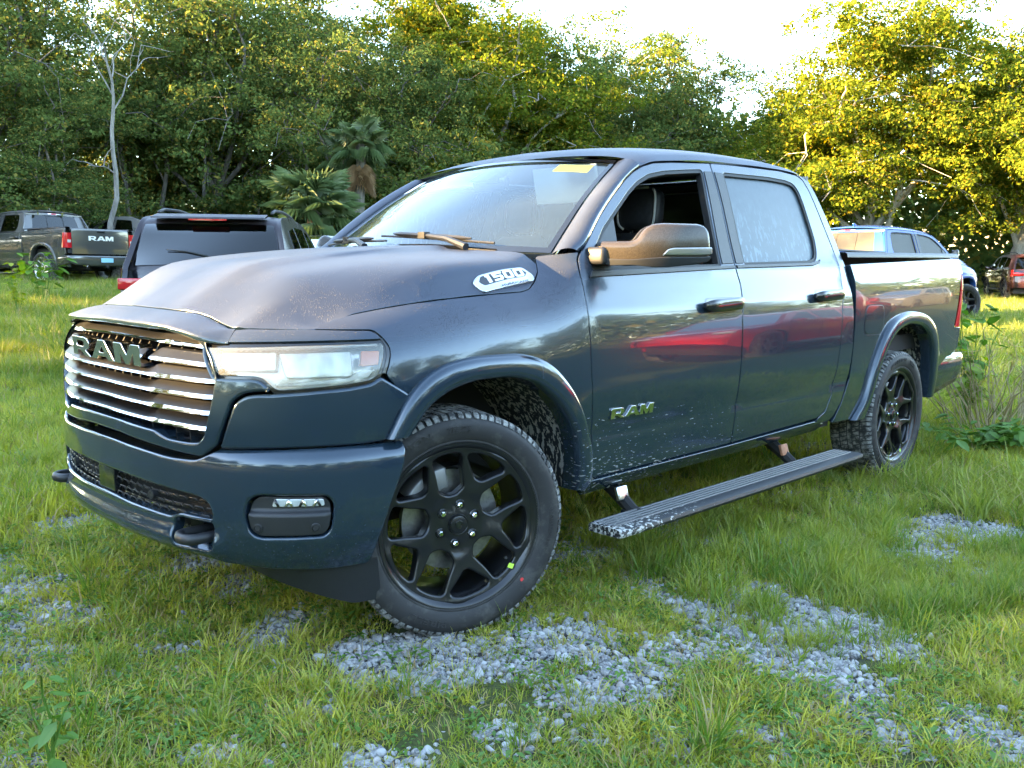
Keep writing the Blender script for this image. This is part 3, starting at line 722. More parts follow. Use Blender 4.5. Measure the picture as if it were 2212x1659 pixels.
# ---------------------------------------------------------------- head lamps, filler strips, lower corner panels
for k in (0, 1):
    def mir(o):
        if k: o.data.transform(Matrix.Scale(-1, 4, (0, 1, 0))); o.data.flip_normals()
        return o
    A, B = np.meshgrid(np.linspace(.60, 1.26, 22), np.linspace(.915, 1.085, 6), indexing='ij'); Q = SF(A, B); C_, N_ = PF(A); Q[..., 0] -= N_[..., 0] * .07; Q[..., 1] += N_[..., 1] * .07
    hl = grid('headlight', Q, 'lamp_silver', truck); mir(hl); fix_normals(hl)
    mir(panel('lamp_lens', rnd(HEAD, .012), [], SF, 'lamp_lens', hl, step=.04, edge=.004, depth=.03))
    inn = lambda u, z, d=.03: SF(u, z) - np.concatenate([np.stack([PF(u)[1][..., 0] * d, -PF(u)[1][..., 1] * d], -1), np.zeros(np.shape(u + z) + (1,))], -1)
    mir(panel('turn_signal', rnd([(1.135, .992), (1.202, .996), (1.214, 1.046), (1.145, 1.046)], .006), [], lambda u, z: inn(u, z, .0025), 'amber_lens', hl, step=.03, edge=.003, depth=.02))
    for (a, b) in ((.66, .872), (.874, 1.122)):
        mir(panel('lamp_module', rnd([(a + .025, .980 if a < .8 else .958), (b, .980 if a < .8 else .958), (b, 1.044), (a, 1.040)], .012), [], lambda u, z: inn(u, z, .030), 'reflector_glow', hl, step=.03, edge=.004, depth=.03))
    mir(panel('light_strip', rnd([(.635, 1.048), (.94, 1.054), (1.21, 1.058), (1.21, 1.064), (.94, 1.061), (.63, 1.054)], .002), [], lambda u, z: inn(u, z, .008), 'white_paper', hl, step=.03, edge=.002, depth=.01))
    mir(panel('light_strip', rnd([(.88, .934), (1.10, .946), (1.165, .957), (1.192, .985), (1.13, .980), (1.10, .962), (.87, .945)], .004), [], lambda u, z: inn(u, z, .008), 'white_paper', hl, step=.03, edge=.002, depth=.01))
    mir(panel('lamp_seal', rnd([(.612, 1.066), (.94, 1.073), (1.222, 1.078), (1.236, 1.058), (1.232, 1.028), (1.220, .990), (1.204, .960), (1.176, .942), (1.10, .930), (.94, .918), (.872, .915), (.828, .956), (.804, .961), (.676, .961), (.622, 1.04)], .01), [rnd(HEAD, .012)], SF, 'gloss_black', hl, step=.03, edge=.002, depth=.03, lift=-.006, gap=-.003))
    mir(panel('filler_strip', rnd([(.700, 1.070), (.94, 1.074), (1.221, 1.078), (1.214, 1.092), (1.19, 1.105), (.989, 1.1105), (.76, 1.1115), (.704, 1.108)], .006), [], SF, BODY, truck, step=.02, edge=.002, gap=.0006, depth=.03, lift=.002))
    mir(panel('lamp_surround', rnd([(1.16, 1.106), (1.193, 1.110), (1.212, 1.105), (1.234, 1.080), (1.249, 1.054), (1.248, 1.030), (1.238, .997), (1.225, .965), (1.206, .969), (1.219, .997), (1.230, 1.030), (1.231, 1.056), (1.222, 1.076), (1.195, 1.098)], .004), [], SF, 'gloss_black', truck, step=.03, edge=.002, depth=.02, lift=-.003))
    mir(panel('corner_panel', rnd([(.684, .735), (.731, .856), (.740, .880), (.754, .895), (.780, .911), (.812, .916), (.871, .917), (.94, .921), (1.10, .932), (1.17, .943), (1.205, .964), (1.312, .896), (1.264, .833), (1.222, .746), (1.131, .740), (.841, .737)], .012), [], SF, BODY, truck, step=.035, edge=.011, depth=.03, lift=.004))
# ---------------------------------------------------------------- front bumper
bo = [(0, .704), (.101, .704), (.30, .698), (.479, .690), (.600, .694), (.630, .706), (.660, .724), (.690, .742), (.958, .747), (1.164, .749), (1.346, .749), (1.323, .666), (1.272, .547), (1.234, .435), (1.220, .354), (1.211, .330), (1.077, .328), (.876, .336), (.695, .348), (.653, .358), (.481, .372), (.168, .380), (0, .382)]
intake = [(0, .592), (.20, .592), (.382, .587), (.576, .579), (.624, .574), (.655, .560), (.671, .533), (.669, .506), (.535, .510), (.505, .502), (.470, .490), (.248, .494), (0, .498)]
hook = [(.512, .494), (.669, .496), (.676, .412), (.655, .400), (.505, .396), (.492, .430), (.494, .475)]
pod = [(.834, .597), (1.052, .594), (1.076, .566), (1.072, .519), (1.063, .479), (1.044, .459), (.834, .456), (.803, .475), (.790, .529), (.801, .577)]
bump = panel('front_bumper', rnd(mirror2(bo), .02), [rnd(mirror2(intake), .012), rnd(hook, .015), rnd([(-a, b) for a, b in hook], .015), rnd(pod, .02), rnd([(-a, b) for a, b in pod], .02)], SBs, BODY, truck, step=.02, edge=.010, depth=.06, hole_depth=.03, gap=.0)
def SBin(d): return lambda u, z: SBs(u, z) - np.concatenate([np.stack([PB(np.abs(u))[1][..., 0] * d, -PB(np.abs(u))[1][..., 1] * d * np.where(u < 0, -1, 1)], -1), np.zeros(np.shape(u + z) + (1,))], -1)
m = MB()
for (a0, a1, b0, b1, d) in ((-.72, .72, .485, .60, .075),):
    A, B = np.meshgrid(np.linspace(a0, a1, 40), np.linspace(b0, b1, 4), indexing='ij'); Q = SBin(d)(A, B); n_, m_ = A.shape
    m.add(Q.reshape(-1, 3), [(i * m_ + j, i * m_ + j + 1, (i + 1) * m_ + j + 1, (i + 1) * m_ + j) for i in range(n_ - 1) for j in range(m_ - 1)])
m.build('intake_duct', 'dark_inside', bump)
# honeycomb mesh of the lower intake
m = MB(); cw_, ch_ = .052, .026
for r in range(-1, 4):
    z0 = .500 + r * ch_
    for c in range(-13, 14):
        u = c * cw_ + (r % 2) * cw_ / 2
        pts = [(u - .026, z0), (u - .015, z0 + .010), (u + .015, z0 + .010), (u + .026, z0)]
        pts = [(a, b) for a, b in pts if abs(a) < .67 and .49 < b < .598]
        if len(pts) < 2 or abs(u) < .085: continue
        q = np.array([SBin(.020)(np.float64(a), np.float64(b)) for a, b in pts]); m.tube(q, .0028, 4)
        q2 = np.array([SBin(.020)(np.float64(a), np.float64(2 * z0 - b)) for a, b in pts if 2 * z0 - b > .49])
        if len(q2) > 1: m.tube(q2 + [.03, 0, 0], .0028, 4)
tag(m.build('intake_mesh', 'satin_black', bump, True), None, kind='stuff')
panel('sensor_plate', rnd([(-.075, .500), (.075, .500), (.075, .590), (-.075, .590)], .006), [], SBin(.014), 'gloss_black', bump, step=.05, edge=.003, depth=.02)
for s in (-1, 1):
    for (u, z, d, r) in ((s * .358, .543, .012, .017), (s * .832, .490, .004, .015), (s * 1.016, .491, .004, .015)):
        p = SBin(d)(np.float64(u), np.float64(z)); C_, N_ = PB(np.float64(abs(u))); ang = math.atan2(-N_[1] * s, N_[0])
        mm = MB(); mm.lathe([(0, .004), (r * .62, .004), (r * .66, 0), (r * .74, 0), (r * .8, .005), (r, .004), (r, -.02)], axis=2, seg=20)
        ob = mm.build('parking_sensor', 'black_plastic', bump, True, angle=30); ob.matrix_local = Matrix.Translation(Vector(p)) @ Matrix.Rotation(ang, 4, 'Z') @ Matrix.Rotation(RAD(90), 4, 'Y')
    # fog lamp pod: sculpted black insert, lamp above, sensors below
    sg = lambda L: [(s * a, b) for a, b in L]
    podi = panel('fog_pod', rnd(sg([(.838, .593), (1.048, .590), (1.072, .564), (1.068, .519), (1.059, .481), (1.041, .463), (.838, .460), (.808, .478), (.795, .529), (.806, .575)]), .02), [], lambda u, z: SBin(.022)(u, z) + (SBin(.0)(u, z) - SBin(.018)(u, z)) * sstep(.548, .530, z)[..., None], 'black_plastic', bump, step=.016, edge=.004, depth=.03)
    fl = panel('fog_lamp', rnd(sg([(.885, .587), (1.045, .584), (1.051, .556), (.874, .556)]), .010), [], SBin(.012), 'clear_lens', bump, step=.03, edge=.003, depth=.02)
    for q in range(7):
        u = .90 + q * .022; mm = MB(); a = SBin(.009)(np.float64(s * u), np.float64(.560)); b = SBin(.009)(np.float64(s * (u + .012 * (1 if q % 2 else -1))), np.float64(.582)); mm.tube([a, b], .0045, 5); mm.build('reflector_fin', 'chrome' if q % 3 else 'gloss_black', fl, True)
    # tow hook
    L = []
    for a in np.linspace(-90, 90, 13): L.append((.045 * math.sin(RAD(a)), -.055 - .035 * math.cos(RAD(a))))
    path = [(-.045, .10)] + [(-.045, 0)] + L + [(.045, 0), (.045, .10)]
    q = SBs(np.float64(s * .585), np.float64(.445)); mm = MB()
    mm.tube([(q[0] + .055 + b, q[1] + a, .442) for a, b in path], .015, 8); ob = mm.build('tow_hook', 'black_plastic', bump, True)
    ob.data.transform(Matrix.Translation((0, 0, .442)) @ Matrix.Scale(1.25, 4, (0, 0, 1)) @ Matrix.Translation((0, 0, -.442)))
    A, B = np.meshgrid(np.linspace(s * .47, s * .70, 8), np.linspace(.385, .505, 5), indexing='ij'); grid('hook_recess', SBin(.16)(A, B), 'dark_inside', bump)
    A, B = np.meshgrid(np.linspace(s * .47, s * .70, 8), np.linspace(.02, .16, 4), indexing='ij'); grid('hook_floor', np.array([[SBin(b)(np.float64(a), np.float64(.399)) for a, b in zip(r1, r2)] for r1, r2 in zip(A, B)]), 'black_plastic', bump)
    # rubber air dam ahead of the wheel
    us = np.linspace(.72, 1.24, 20); P = []
    for u in us:
        k = (u - .72) / .52; top = SB(np.float64(u), np.float64(.335)); bz = .33 - .145 * min(1, k * 1.25) ** .9
        pt = np.array([top[0] + .012, s * (-top[1]) * -1 if s > 0 else -top[1], .345]); pt[1] = top[1] * s + .01 * s
        P.append([pt, np.array([pt[0] + .035, pt[1] + .03 * s, bz])])
    grid('air_dam', P, 'black_plastic', bump)
# ---------------------------------------------------------------- wheel flares and liners
def rs(L, n):
    P = np.array([p[:2] for p in L], float); d = np.concatenate([[0], np.cumsum(np.linalg.norm(np.diff(P, axis=0), axis=1))]); t = np.linspace(0, d[-1], n)
    fx, fz = pchip(d, P[:, 0]), pchip(d, P[:, 1]); return np.stack([fx(t), fz(t)], 1)
def flare(OUT, IN, extra=0.):
    O, I = rs(OUT, 48), rs(IN, 48); res = []
    for sg in (1, -1):
        P = []
        for o_, i_ in zip(O, I):
            row = []
            for k, h in ((-.02, -.012), (.0, .0), (.05, .016), (.12, .026), (.25, .031), (.45, .033), (.65, .033), (.82, .031), (.93, .025), (1.0, .013), (1.02, -.01), (1.02, -.06)):
                q = o_ + (i_ - o_) * k; C_, N_ = PF(np.float64(q[0] + U0)); p = SF(np.float64(q[0] + U0), np.float64(min(q[1], 1.07)))
                h2 = h + extra; row.append((p[0] + N_[0] * h2, sg * (p[1] - N_[1] * h2), q[1]))
            P.append(row)
        o = grid('wheel_flare', P, BODY, truck, flip=sg < 0); fix_normals(o); res.append(o)
    return res
flare(F_OUT, F_IN); flare(R_OUT, R_IN)
for nm, IN in (('f', F_IN), ('r', R_IN)):
    for sg in (1, -1):
        I = rs(IN, 40); c = I.mean(0); I = I + (I - [c[0], .45]) / np.linalg.norm(I - [c[0], .45], axis=1)[:, None] * .02; P = []
        for i_ in I: P.append([(i_[0], -sg * w, i_[1]) for w in np.linspace(.985, .55, 8)])
        P = np.array(P); o = grid('wheel_liner', P, 'muddy_liner', truck)
        m = MB(); m.add([tuple(p) for p in P[:, -1]], [tuple(range(len(P)))]); m.build('liner_wall', 'dark_inside', o)
# ---------------------------------------------------------------- bed
BS = [(2.90, 1.356), (2.922, 1.257), (2.936, 1.04), (2.946, .84), (2.946, .69), (2.895, .56), (2.815, .44), (3.05, .436)] + [(a, b - .012) for a, b in R_OUT[1:-1]] + [(4.32, .52), (4.50, .66), (4.60, .735), (4.70, .775), (4.702, .925), (4.568, .934), (4.585, 1.02), (4.625, 1.20), (4.648, 1.295), (4.700, 1.300), (4.690, 1.412), (4.54, 1.410), (3.576, 1.378)]
panel('bed_side', rnd(UX(BS), .012), [], SF, BODY, truck, step=.05, depth=.03, both=True)
fuel = rnd([(3.062, .945, .06), (3.325, .940, .06), (3.325, 1.116, .06), (3.062, 1.116, .06)], .06, 6)
L = resample(rnd(UX([(3.062, .945), (3.325, .940), (3.325, 1.116), (3.062, 1.116)]), .06, 6), .02); L = L if area(L) > 0 else L[::-1]
panel('fuel_door', L, [], SF, BODY, truck, step=.05, edge=.002, depth=.006, lift=.0035)
panel('fuel_door_gap', inset(L, -.0055), [inset(L, -.0005)], SF, 'seal_rubber', truck, step=.05, edge=.0005, depth=.002, lift=.0012, gap=0)
for k in (1, -1):
    xs = np.linspace(2.90, 4.69, 30); P = []
    for x in xs:
        p = SF(np.float64(x + U0), np.float64(1.372 + rake(x))); z0 = 1.392 + rake(x)
        P.append([(x, k * (p[1] - .004), z0 - .03), (x, k * (p[1] - .002), z0 - .010), (x, k * (p[1] + .012), z0), (x, k * (p[1] + .11), z0 + .002), (x, k * (p[1] + .118), z0 - .006), (x, k * (p[1] + .118), z0 - .05), (x, k * (p[1] + .15), z0 - .08), (x, k * (p[1] + .15), .93)])
    o = grid('bed_rail', P, 'black_plastic', truck, flip=k < 0); fix_normals(o)
m = MB(); m.box((2.93, -.84, .90), (4.69, .84, .935)); m.box((2.915, -.90, .90), (2.945, .90, 1.36)); m.build('bed_floor', 'black_plastic', truck)
# tailgate with letters
TG = lambda y, z: np.stack([4.715 + .012 * np.cos((z - 1.1) * 4) - .02 * (y / .8) ** 2 - .03 * sstep(1.36, 1.43, z), y + 0 * z, z + 0 * y], -1)
tg = panel('tailgate', rnd([(-.80, .775), (.80, .775), (.80, 1.425), (-.80, 1.425)], .02), [], TG, BODY, truck, step=.05, edge=.006, depth=.05)
put_letters(.70, .115, .006, lambda a, b: TG(a - .35, b + 1.12) + [.008, 0, 0], ['bright_silver'], tg)
panel('tailgate_handle', rnd([(-.11, 1.315), (.11, 1.315), (.11, 1.365), (-.11, 1.365)], .012), [], lambda y, z: TG(y, z) + [.008, 0, 0], 'gloss_black', tg, step=.05, edge=.004, depth=.01)
# tail lamps wrap the corner
for k in (1, -1):
    P = []
    for z in np.linspace(.932, 1.298, 14):
        f = (z - .932) / .366; x0 = 4.572 + .074 * f ** .8; p = SF(np.float64(4.62 + U0), np.float64(z)); w = -p[1]
        P.append([(x0 + .004, -k * (w + .001), z), (x0 + .012, -k * (w + .006), z), (4.66, -k * (w + .005), z), (4.69, -k * (w - .004), z), (4.712, -k * (w - .025), z), (4.722, -k * (w - .06), z), (4.724, -k * .815, z), (4.70, -k * .81, z)])
    o = grid('tail_lamp', P, 'red_lens', truck); fix_normals(o)
    Q = [[(4.7275, -k * w, z) for w in np.linspace(.835, .925, 5)] for z in np.linspace(1.06, 1.13, 3)]; o2 = grid('reverse_lens', Q, 'clear_lens', o)
# rear bumper: wraps from the side round the back
us = [(4.36, .975), (4.60, .985), (4.78, .985), (4.86, .955), (4.905, .88), (4.925, .6), (4.93, .0)]
pth = np.array(us + [(x, -w) for x, w in us[::-1][1:]]); pp = rs(pth, 81); P = []
for i, (x, w) in enumerate(pp):
    a = abs(w); back = float(sstep(.93, .88, a)); top = .735 - .0 * back; bot = .50 + .05 * (1 - back) - (.02 if a < .5 else 0)
    n = np.array([x - 4.3, w * 1.2]); n = n / np.linalg.norm(n); low = float(np.interp(x, [4.36, 4.6, 4.8], [.46, .50, .53]))
    if back < .5: bot = low
    P.append([(x - n[0] * .10, -(w - n[1] * .10), top + .005), (x - n[0] * .012, -(w - n[1] * .012), top + .004), (x, -w, top - .012), (x + n[0] * .006, -(w + n[1] * .006), .66), (x, -w, .60), (x - n[0] * .02, -(w - n[1] * .02), (bot + .60) / 2), (x - n[0] * .03, -(w - n[1] * .03), bot), (x - n[0] * .12, -(w - n[1] * .12), bot + .01)])
rb = grid('rear_bumper', P, BODY, truck); fix_normals(rb)
m = MB(); m.box((4.936, -.17, .575), (4.942, .17, .685)); m.build('number_plate', 'plate_blue', rb)
m = MB(); m.box((4.80, -.035, .44), (4.95, .035, .50)); m.build('tow_hitch', 'black_plastic', rb, bev=.006)
for y in (-.55, .55):
    m = MB(); m.lathe([(.032, -.12), (.036, 0), (.034, .004), (.028, 0), (.028, -.1)], axis=2, seg=20); o = m.build('exhaust_tip', 'chrome', rb, True); o.matrix_local = Matrix.Translation((4.90, y, .50)) @ Matrix.Rotation(RAD(90), 4, 'Y')
# rear wall of the cab and its window
RW = lambda y, z: np.stack([2.862 - .30 * np.maximum(z - 1.36, 0) - .03 * (y / .8) ** 2, y + 0 * z, z + 0 * y], -1)
rwin = [(-.66, 1.40), (.66, 1.40), (.58, 1.80), (-.58, 1.80)]
cr_ = panel('cab_rear', rnd([(-.90, .60), (.90, .60), (.935, 1.36), (.80, 1.78), (.74, 1.835), (.4, 1.868), (-.4, 1.868), (-.74, 1.835), (-.80, 1.78), (-.935, 1.36)], .03), [rnd(rwin, .03)], RW, BODY, truck, step=.06, edge=.006, depth=.03)
panel('rear_window', rnd(rwin, .03), [], lambda y, z: RW(y, z) - [.008, 0, 0], 'dewy_glass', cr_, step=.08, edge=.001, depth=.002, gap=0)
panel('slider_frame', rnd([(-.24, 1.41), (.24, 1.41), (.23, 1.79), (-.23, 1.79)], .01), [rnd([(-.225, 1.425), (.225, 1.425), (.215, 1.775), (-.215, 1.775)], .01)], lambda y, z: RW(y, z) - [.002, 0, 0], 'seal_rubber', cr_, step=.08, edge=.001, depth=.006, gap=0)
panel('stop_lamp', rnd([(-.17, 1.826), (.17, 1.826), (.17, 1.862), (-.17, 1.862)], .008), [], lambda y, z: RW(y, z) + [.006, 0, 0], 'red_lens', cr_, step=.05, edge=.003, depth=.01)
for y in (-.115, .115): panel('cargo_lamp', rnd([(y - .05, 1.831), (y + .05, 1.831), (y + .05, 1.857), (y - .05, 1.857)], .004), [], lambda y, z: RW(y, z) + [.0085, 0, 0], 'clear_lens', cr_, step=.05, edge=.002, depth=.004)
# ---------------------------------------------------------------- badges
put_letters(.285, .044, .006, lambda a, b: SF(.745 + a + U0, .702 + b + .012 * a / .285 * 0) + [0, -.008, 0], ['chrome'], FDO[0], step=.02, edge=.0012)
put_letters(.285, .044, .006, lambda a, b: (SF(1.03 - a + U0, .702 + b) * [1, -1, 1]) + [0, .008, 0], ['chrome'], FDO[1], step=.02, edge=.0012)
def hood_badge(sg):
    # lies on the hood flank
    def fn(a, b):
        x = .145 + a - .035 * b / .07; w = .900 - .52 * b; P = HD(x, -w).copy(); P += [0, -.006, .008]; P[..., 1] = P[..., 1] * sg; return P
    fo_ = [(.0, .0), (.275, .008), (.31, .055), (.27, .085), (.04, .085), (-.01, .06)]
    if sg < 0: fn0 = fn; fn = lambda a, b: fn0(.30 - a, b)
    bd = panel('badge', rnd(fo_, .02), [], fn, 'satin_silver', hood, step=.03, edge=.004, depth=.012)
    panel('badge_inset', rnd([(.030, .030), (.245, .034), (.275, .056), (.245, .078), (.045, .076), (.018, .054)], .008), [], lambda a, b: fn(a, b) + [0, -sg * .0008, .001], 'gloss_black', bd, step=.02, edge=.0006, depth=.001)
    D1 = ([(.25, 0), (.60, 0), (.60, 1), (.12, 1), (.12, .74), (.25, .74)], []); D5 = ([(0, 0), (.84, 0), (1, .16), (1, .50), (.86, .64), (.30, .64), (.30, .76), (1, .76), (1, 1), (0, 1), (0, .42), (.70, .42), (.70, .24), (0, .24)], []); D0 = ([(.14, 0), (.86, 0), (1, .14), (1, .86), (.86, 1), (.14, 1), (0, .86), (0, .14)], [[(.30, .24), (.70, .24), (.70, .76), (.30, .76)]])
    for q, (o_, h_) in enumerate((D1, D5, D0, D0)):
        f_ = lambda L: [((.046, .088, .142, .196)[q] + x * .047 + .010 * y, .037 + y * .036) for x, y in L]
        panel('digit', f_(o_), [f_(l) for l in h_], lambda a, b: fn(a, b) + [0, -sg * .002, .0024], 'bright_silver', bd, step=.012, edge=.0006, depth=.002, gap=0)
    for body, sz, cx, cy, mt in (('HURRICANE', .0165, .165, .014, 'ink'),):
        V, F = text_mesh(body, sz, 0., .25, .0008 if sz > .03 else .0003, 1.05); P = fn(V[:, 0] * 1.5 + cx, V[:, 1] * .85 + cy) + [0, -sg * .003, .002]
        mesh('badge_text', P, F, mt, bd, False)
hood_badge(1)
# ---------------------------------------------------------------- door mirrors
La, Ra = np.array([.655, -.985]), np.array([1.02, -1.285]); av = (Ra - La); ML = np.linalg.norm(av); av = av / ML; bv = np.array([av[1], -av[0]])
if bv @ np.array([-1, -1]) < 0: bv = -bv
def mz(y): return 1.312 + (1060 - y) / 410 * .190
def mo(L): return [((x - 130) / 960 * ML, mz(y)) for x, y in L]
def MS(a, z, lift=0.):
    a = np.asarray(a, float); z = np.asarray(z, float); k = a / ML
    bul = .085 - .06 * (2 * k - 1.1) ** 2 - 2.2 * (z - 1.40) ** 2 - .02 * sstep(.42, .0, k) + .012 * sstep(1.395, 1.375, z) * 0
    bul = np.maximum(bul, -.05) + lift
    return np.stack([La[0] + av[0] * a + bv[0] * bul, La[1] + av[1] * a + bv[1] * bul, z + 0 * a], -1)
mouth = mo([(134, 905), (142, 845), (165, 822), (390, 822), (440, 800), (475, 745), (515, 695), (575, 660), (660, 650), (980, 652), (1040, 670), (1075, 720), (1088, 800), (1090, 900), (1086, 960), (1060, 1005), (1000, 1025), (720, 1056), (600, 1060), (520, 1050), (430, 1040), (230, 1046), (180, 1015), (150, 960)])
for k in (0, 1):
    def mir(o):
        if k: o.data.transform(Matrix.Scale(-1, 4, (0, 1, 0))); o.data.flip_normals()
        return o
    mr = mir(panel('side_mirror', rnd(mouth, .012), [], MS, 'mirror_cap', truck, step=.025, edge=.028, depth=.07, gap=0))
    mir(panel('mirror_signal', rnd(mo([(640, 943), (690, 885), (740, 872), (1084, 862), (1086, 930), (980, 940)]), .006), [], lambda a, z: MS(a, z, .004), 'satin_silver', mr, step=.03, edge=.003, depth=.008))
    mir(panel('mirror_skirt', rnd(mo([(200, 965), (400, 972), (640, 952), (980, 946), (1080, 938), (1076, 965), (1050, 998), (720, 1045), (560, 1045), (420, 1030), (230, 1036), (190, 1010)]), .01), [], lambda a, z: MS(a, z, .003), 'black_plastic', mr, step=.03, edge=.003, depth=.006))
    back = [(a * .93 + .018, 1.40 + (z - 1.40) * .9) for a, z in mouth]
    mir(panel('mirror_back', rnd(back, .012), [], lambda a, z: MS(a, z, -.10), 'black_plastic', mr, step=.04, edge=.006, depth=.01, gap=0))
    m = MB(); m.box((.66, -1.03, 1.33), (.82, -.93, 1.40)); mir(m.build('mirror_foot', 'black_plastic', mr, bev=.015))
# ---------------------------------------------------------------- running boards
for k in (0, 1):
    s = 1 if k == 0 else -1
    x0, x1 = .625, 2.78; P = []
    prof = [(1.012, .262), (1.008, .285), (1.015, .296), (1.165, .296), (1.182, .290), (1.186, .276), (1.178, .262)]
    for x in np.linspace(x0, x1, 30):
        tw = min(1, (x - x0) / .02, (x1 - x) / .02); P.append([(x, -s * (1.10 + (w - 1.10) * (.96 + .04 * tw)), z + .012 * (x - x0) / 2 - .004) for w, z in prof])
    P = np.array(P); n_, m_ = P.shape[:2]
    F = [(q * m_ + j, (q + 1) * m_ + j, (q + 1) * m_ + (j + 1) % m_, q * m_ + (j + 1) % m_) for q in range(n_ - 1) for j in range(m_)] + [tuple(range(m_)), tuple(range((n_ - 1) * m_, n_ * m_))]
    rbd = mesh('running_board', P.reshape(-1, 3), F, 'step_black', truck, True); fix_normals(rbd, 30)
    for w in (1.028, 1.051, 1.074, 1.097, 1.120):
        m = MB(); V = []
        for x in (x0 + .012, x1 - .03):
            zz = .292 + .012 * (x - x0) / 2
            for dy, dz in ((-.006, 0), (-.004, .005), (.004, .005), (.006, 0)): V.append((x, -s * (w + dy), zz + dz))
        m.add(V, [(0, 1, 5, 4), (1, 2, 6, 5), (2, 3, 7, 6), (0, 1, 2, 3), (4, 5, 6, 7)]); m.build('tread_rib', 'step_rib', rbd)
    for bx, tabm in ((.93, 'satin_silver'), (2.33, 'rust')):
        m = MB(); m.tube([(bx + .02, -s * .80, .40), (bx + .01, -s * .90, .345), (bx, -s * 1.00, .282), (bx, -s * 1.06, .272)], [.035, .032, .028, .022], 8)
        m.box((bx - .03, -.06, -.012), (bx + .03, .06, .012), at=(0, -s * 1.02, .272)); o = m.build('step_bracket', 'frame_black', rbd, True, angle=40)
        m = MB(); m.box((-.035, -.008, -.03), (.035, .008, .03), rot=Matrix.Rotation(RAD(-18 * s), 3, 'X'), at=(bx - .012, -s * .948, .352)); m.build('bracket_tab', tabm, rbd, bev=.004)
# ---------------------------------------------------------------- chassis
m = MB()
for y in (-.42, .42): m.box((-.75, y - .05, .40), (4.75, y + .05, .55))
m.box((-.2, -.55, .33), (.35, .55, .50)); m.box((.8, -.35, .38), (2.2, .35, .5)); m.box((.6, -.93, .42), (2.85, .93, .47)); m.box((3.0, -.9, .80), (4.68, .9, .90))
m.tube([(3.672, -.8, .40), (3.672, .8, .40)], .06, 10); m.tube([(0, -.8, .40), (0, .8, .40)], .04, 10); m.tube([(1.8, .2, .42), (3.672, 0, .42)], .04, 8)
m.box((-.70, -.60, .45), (-.2, .60, .95))
m.build('chassis', 'frame_black', truck)
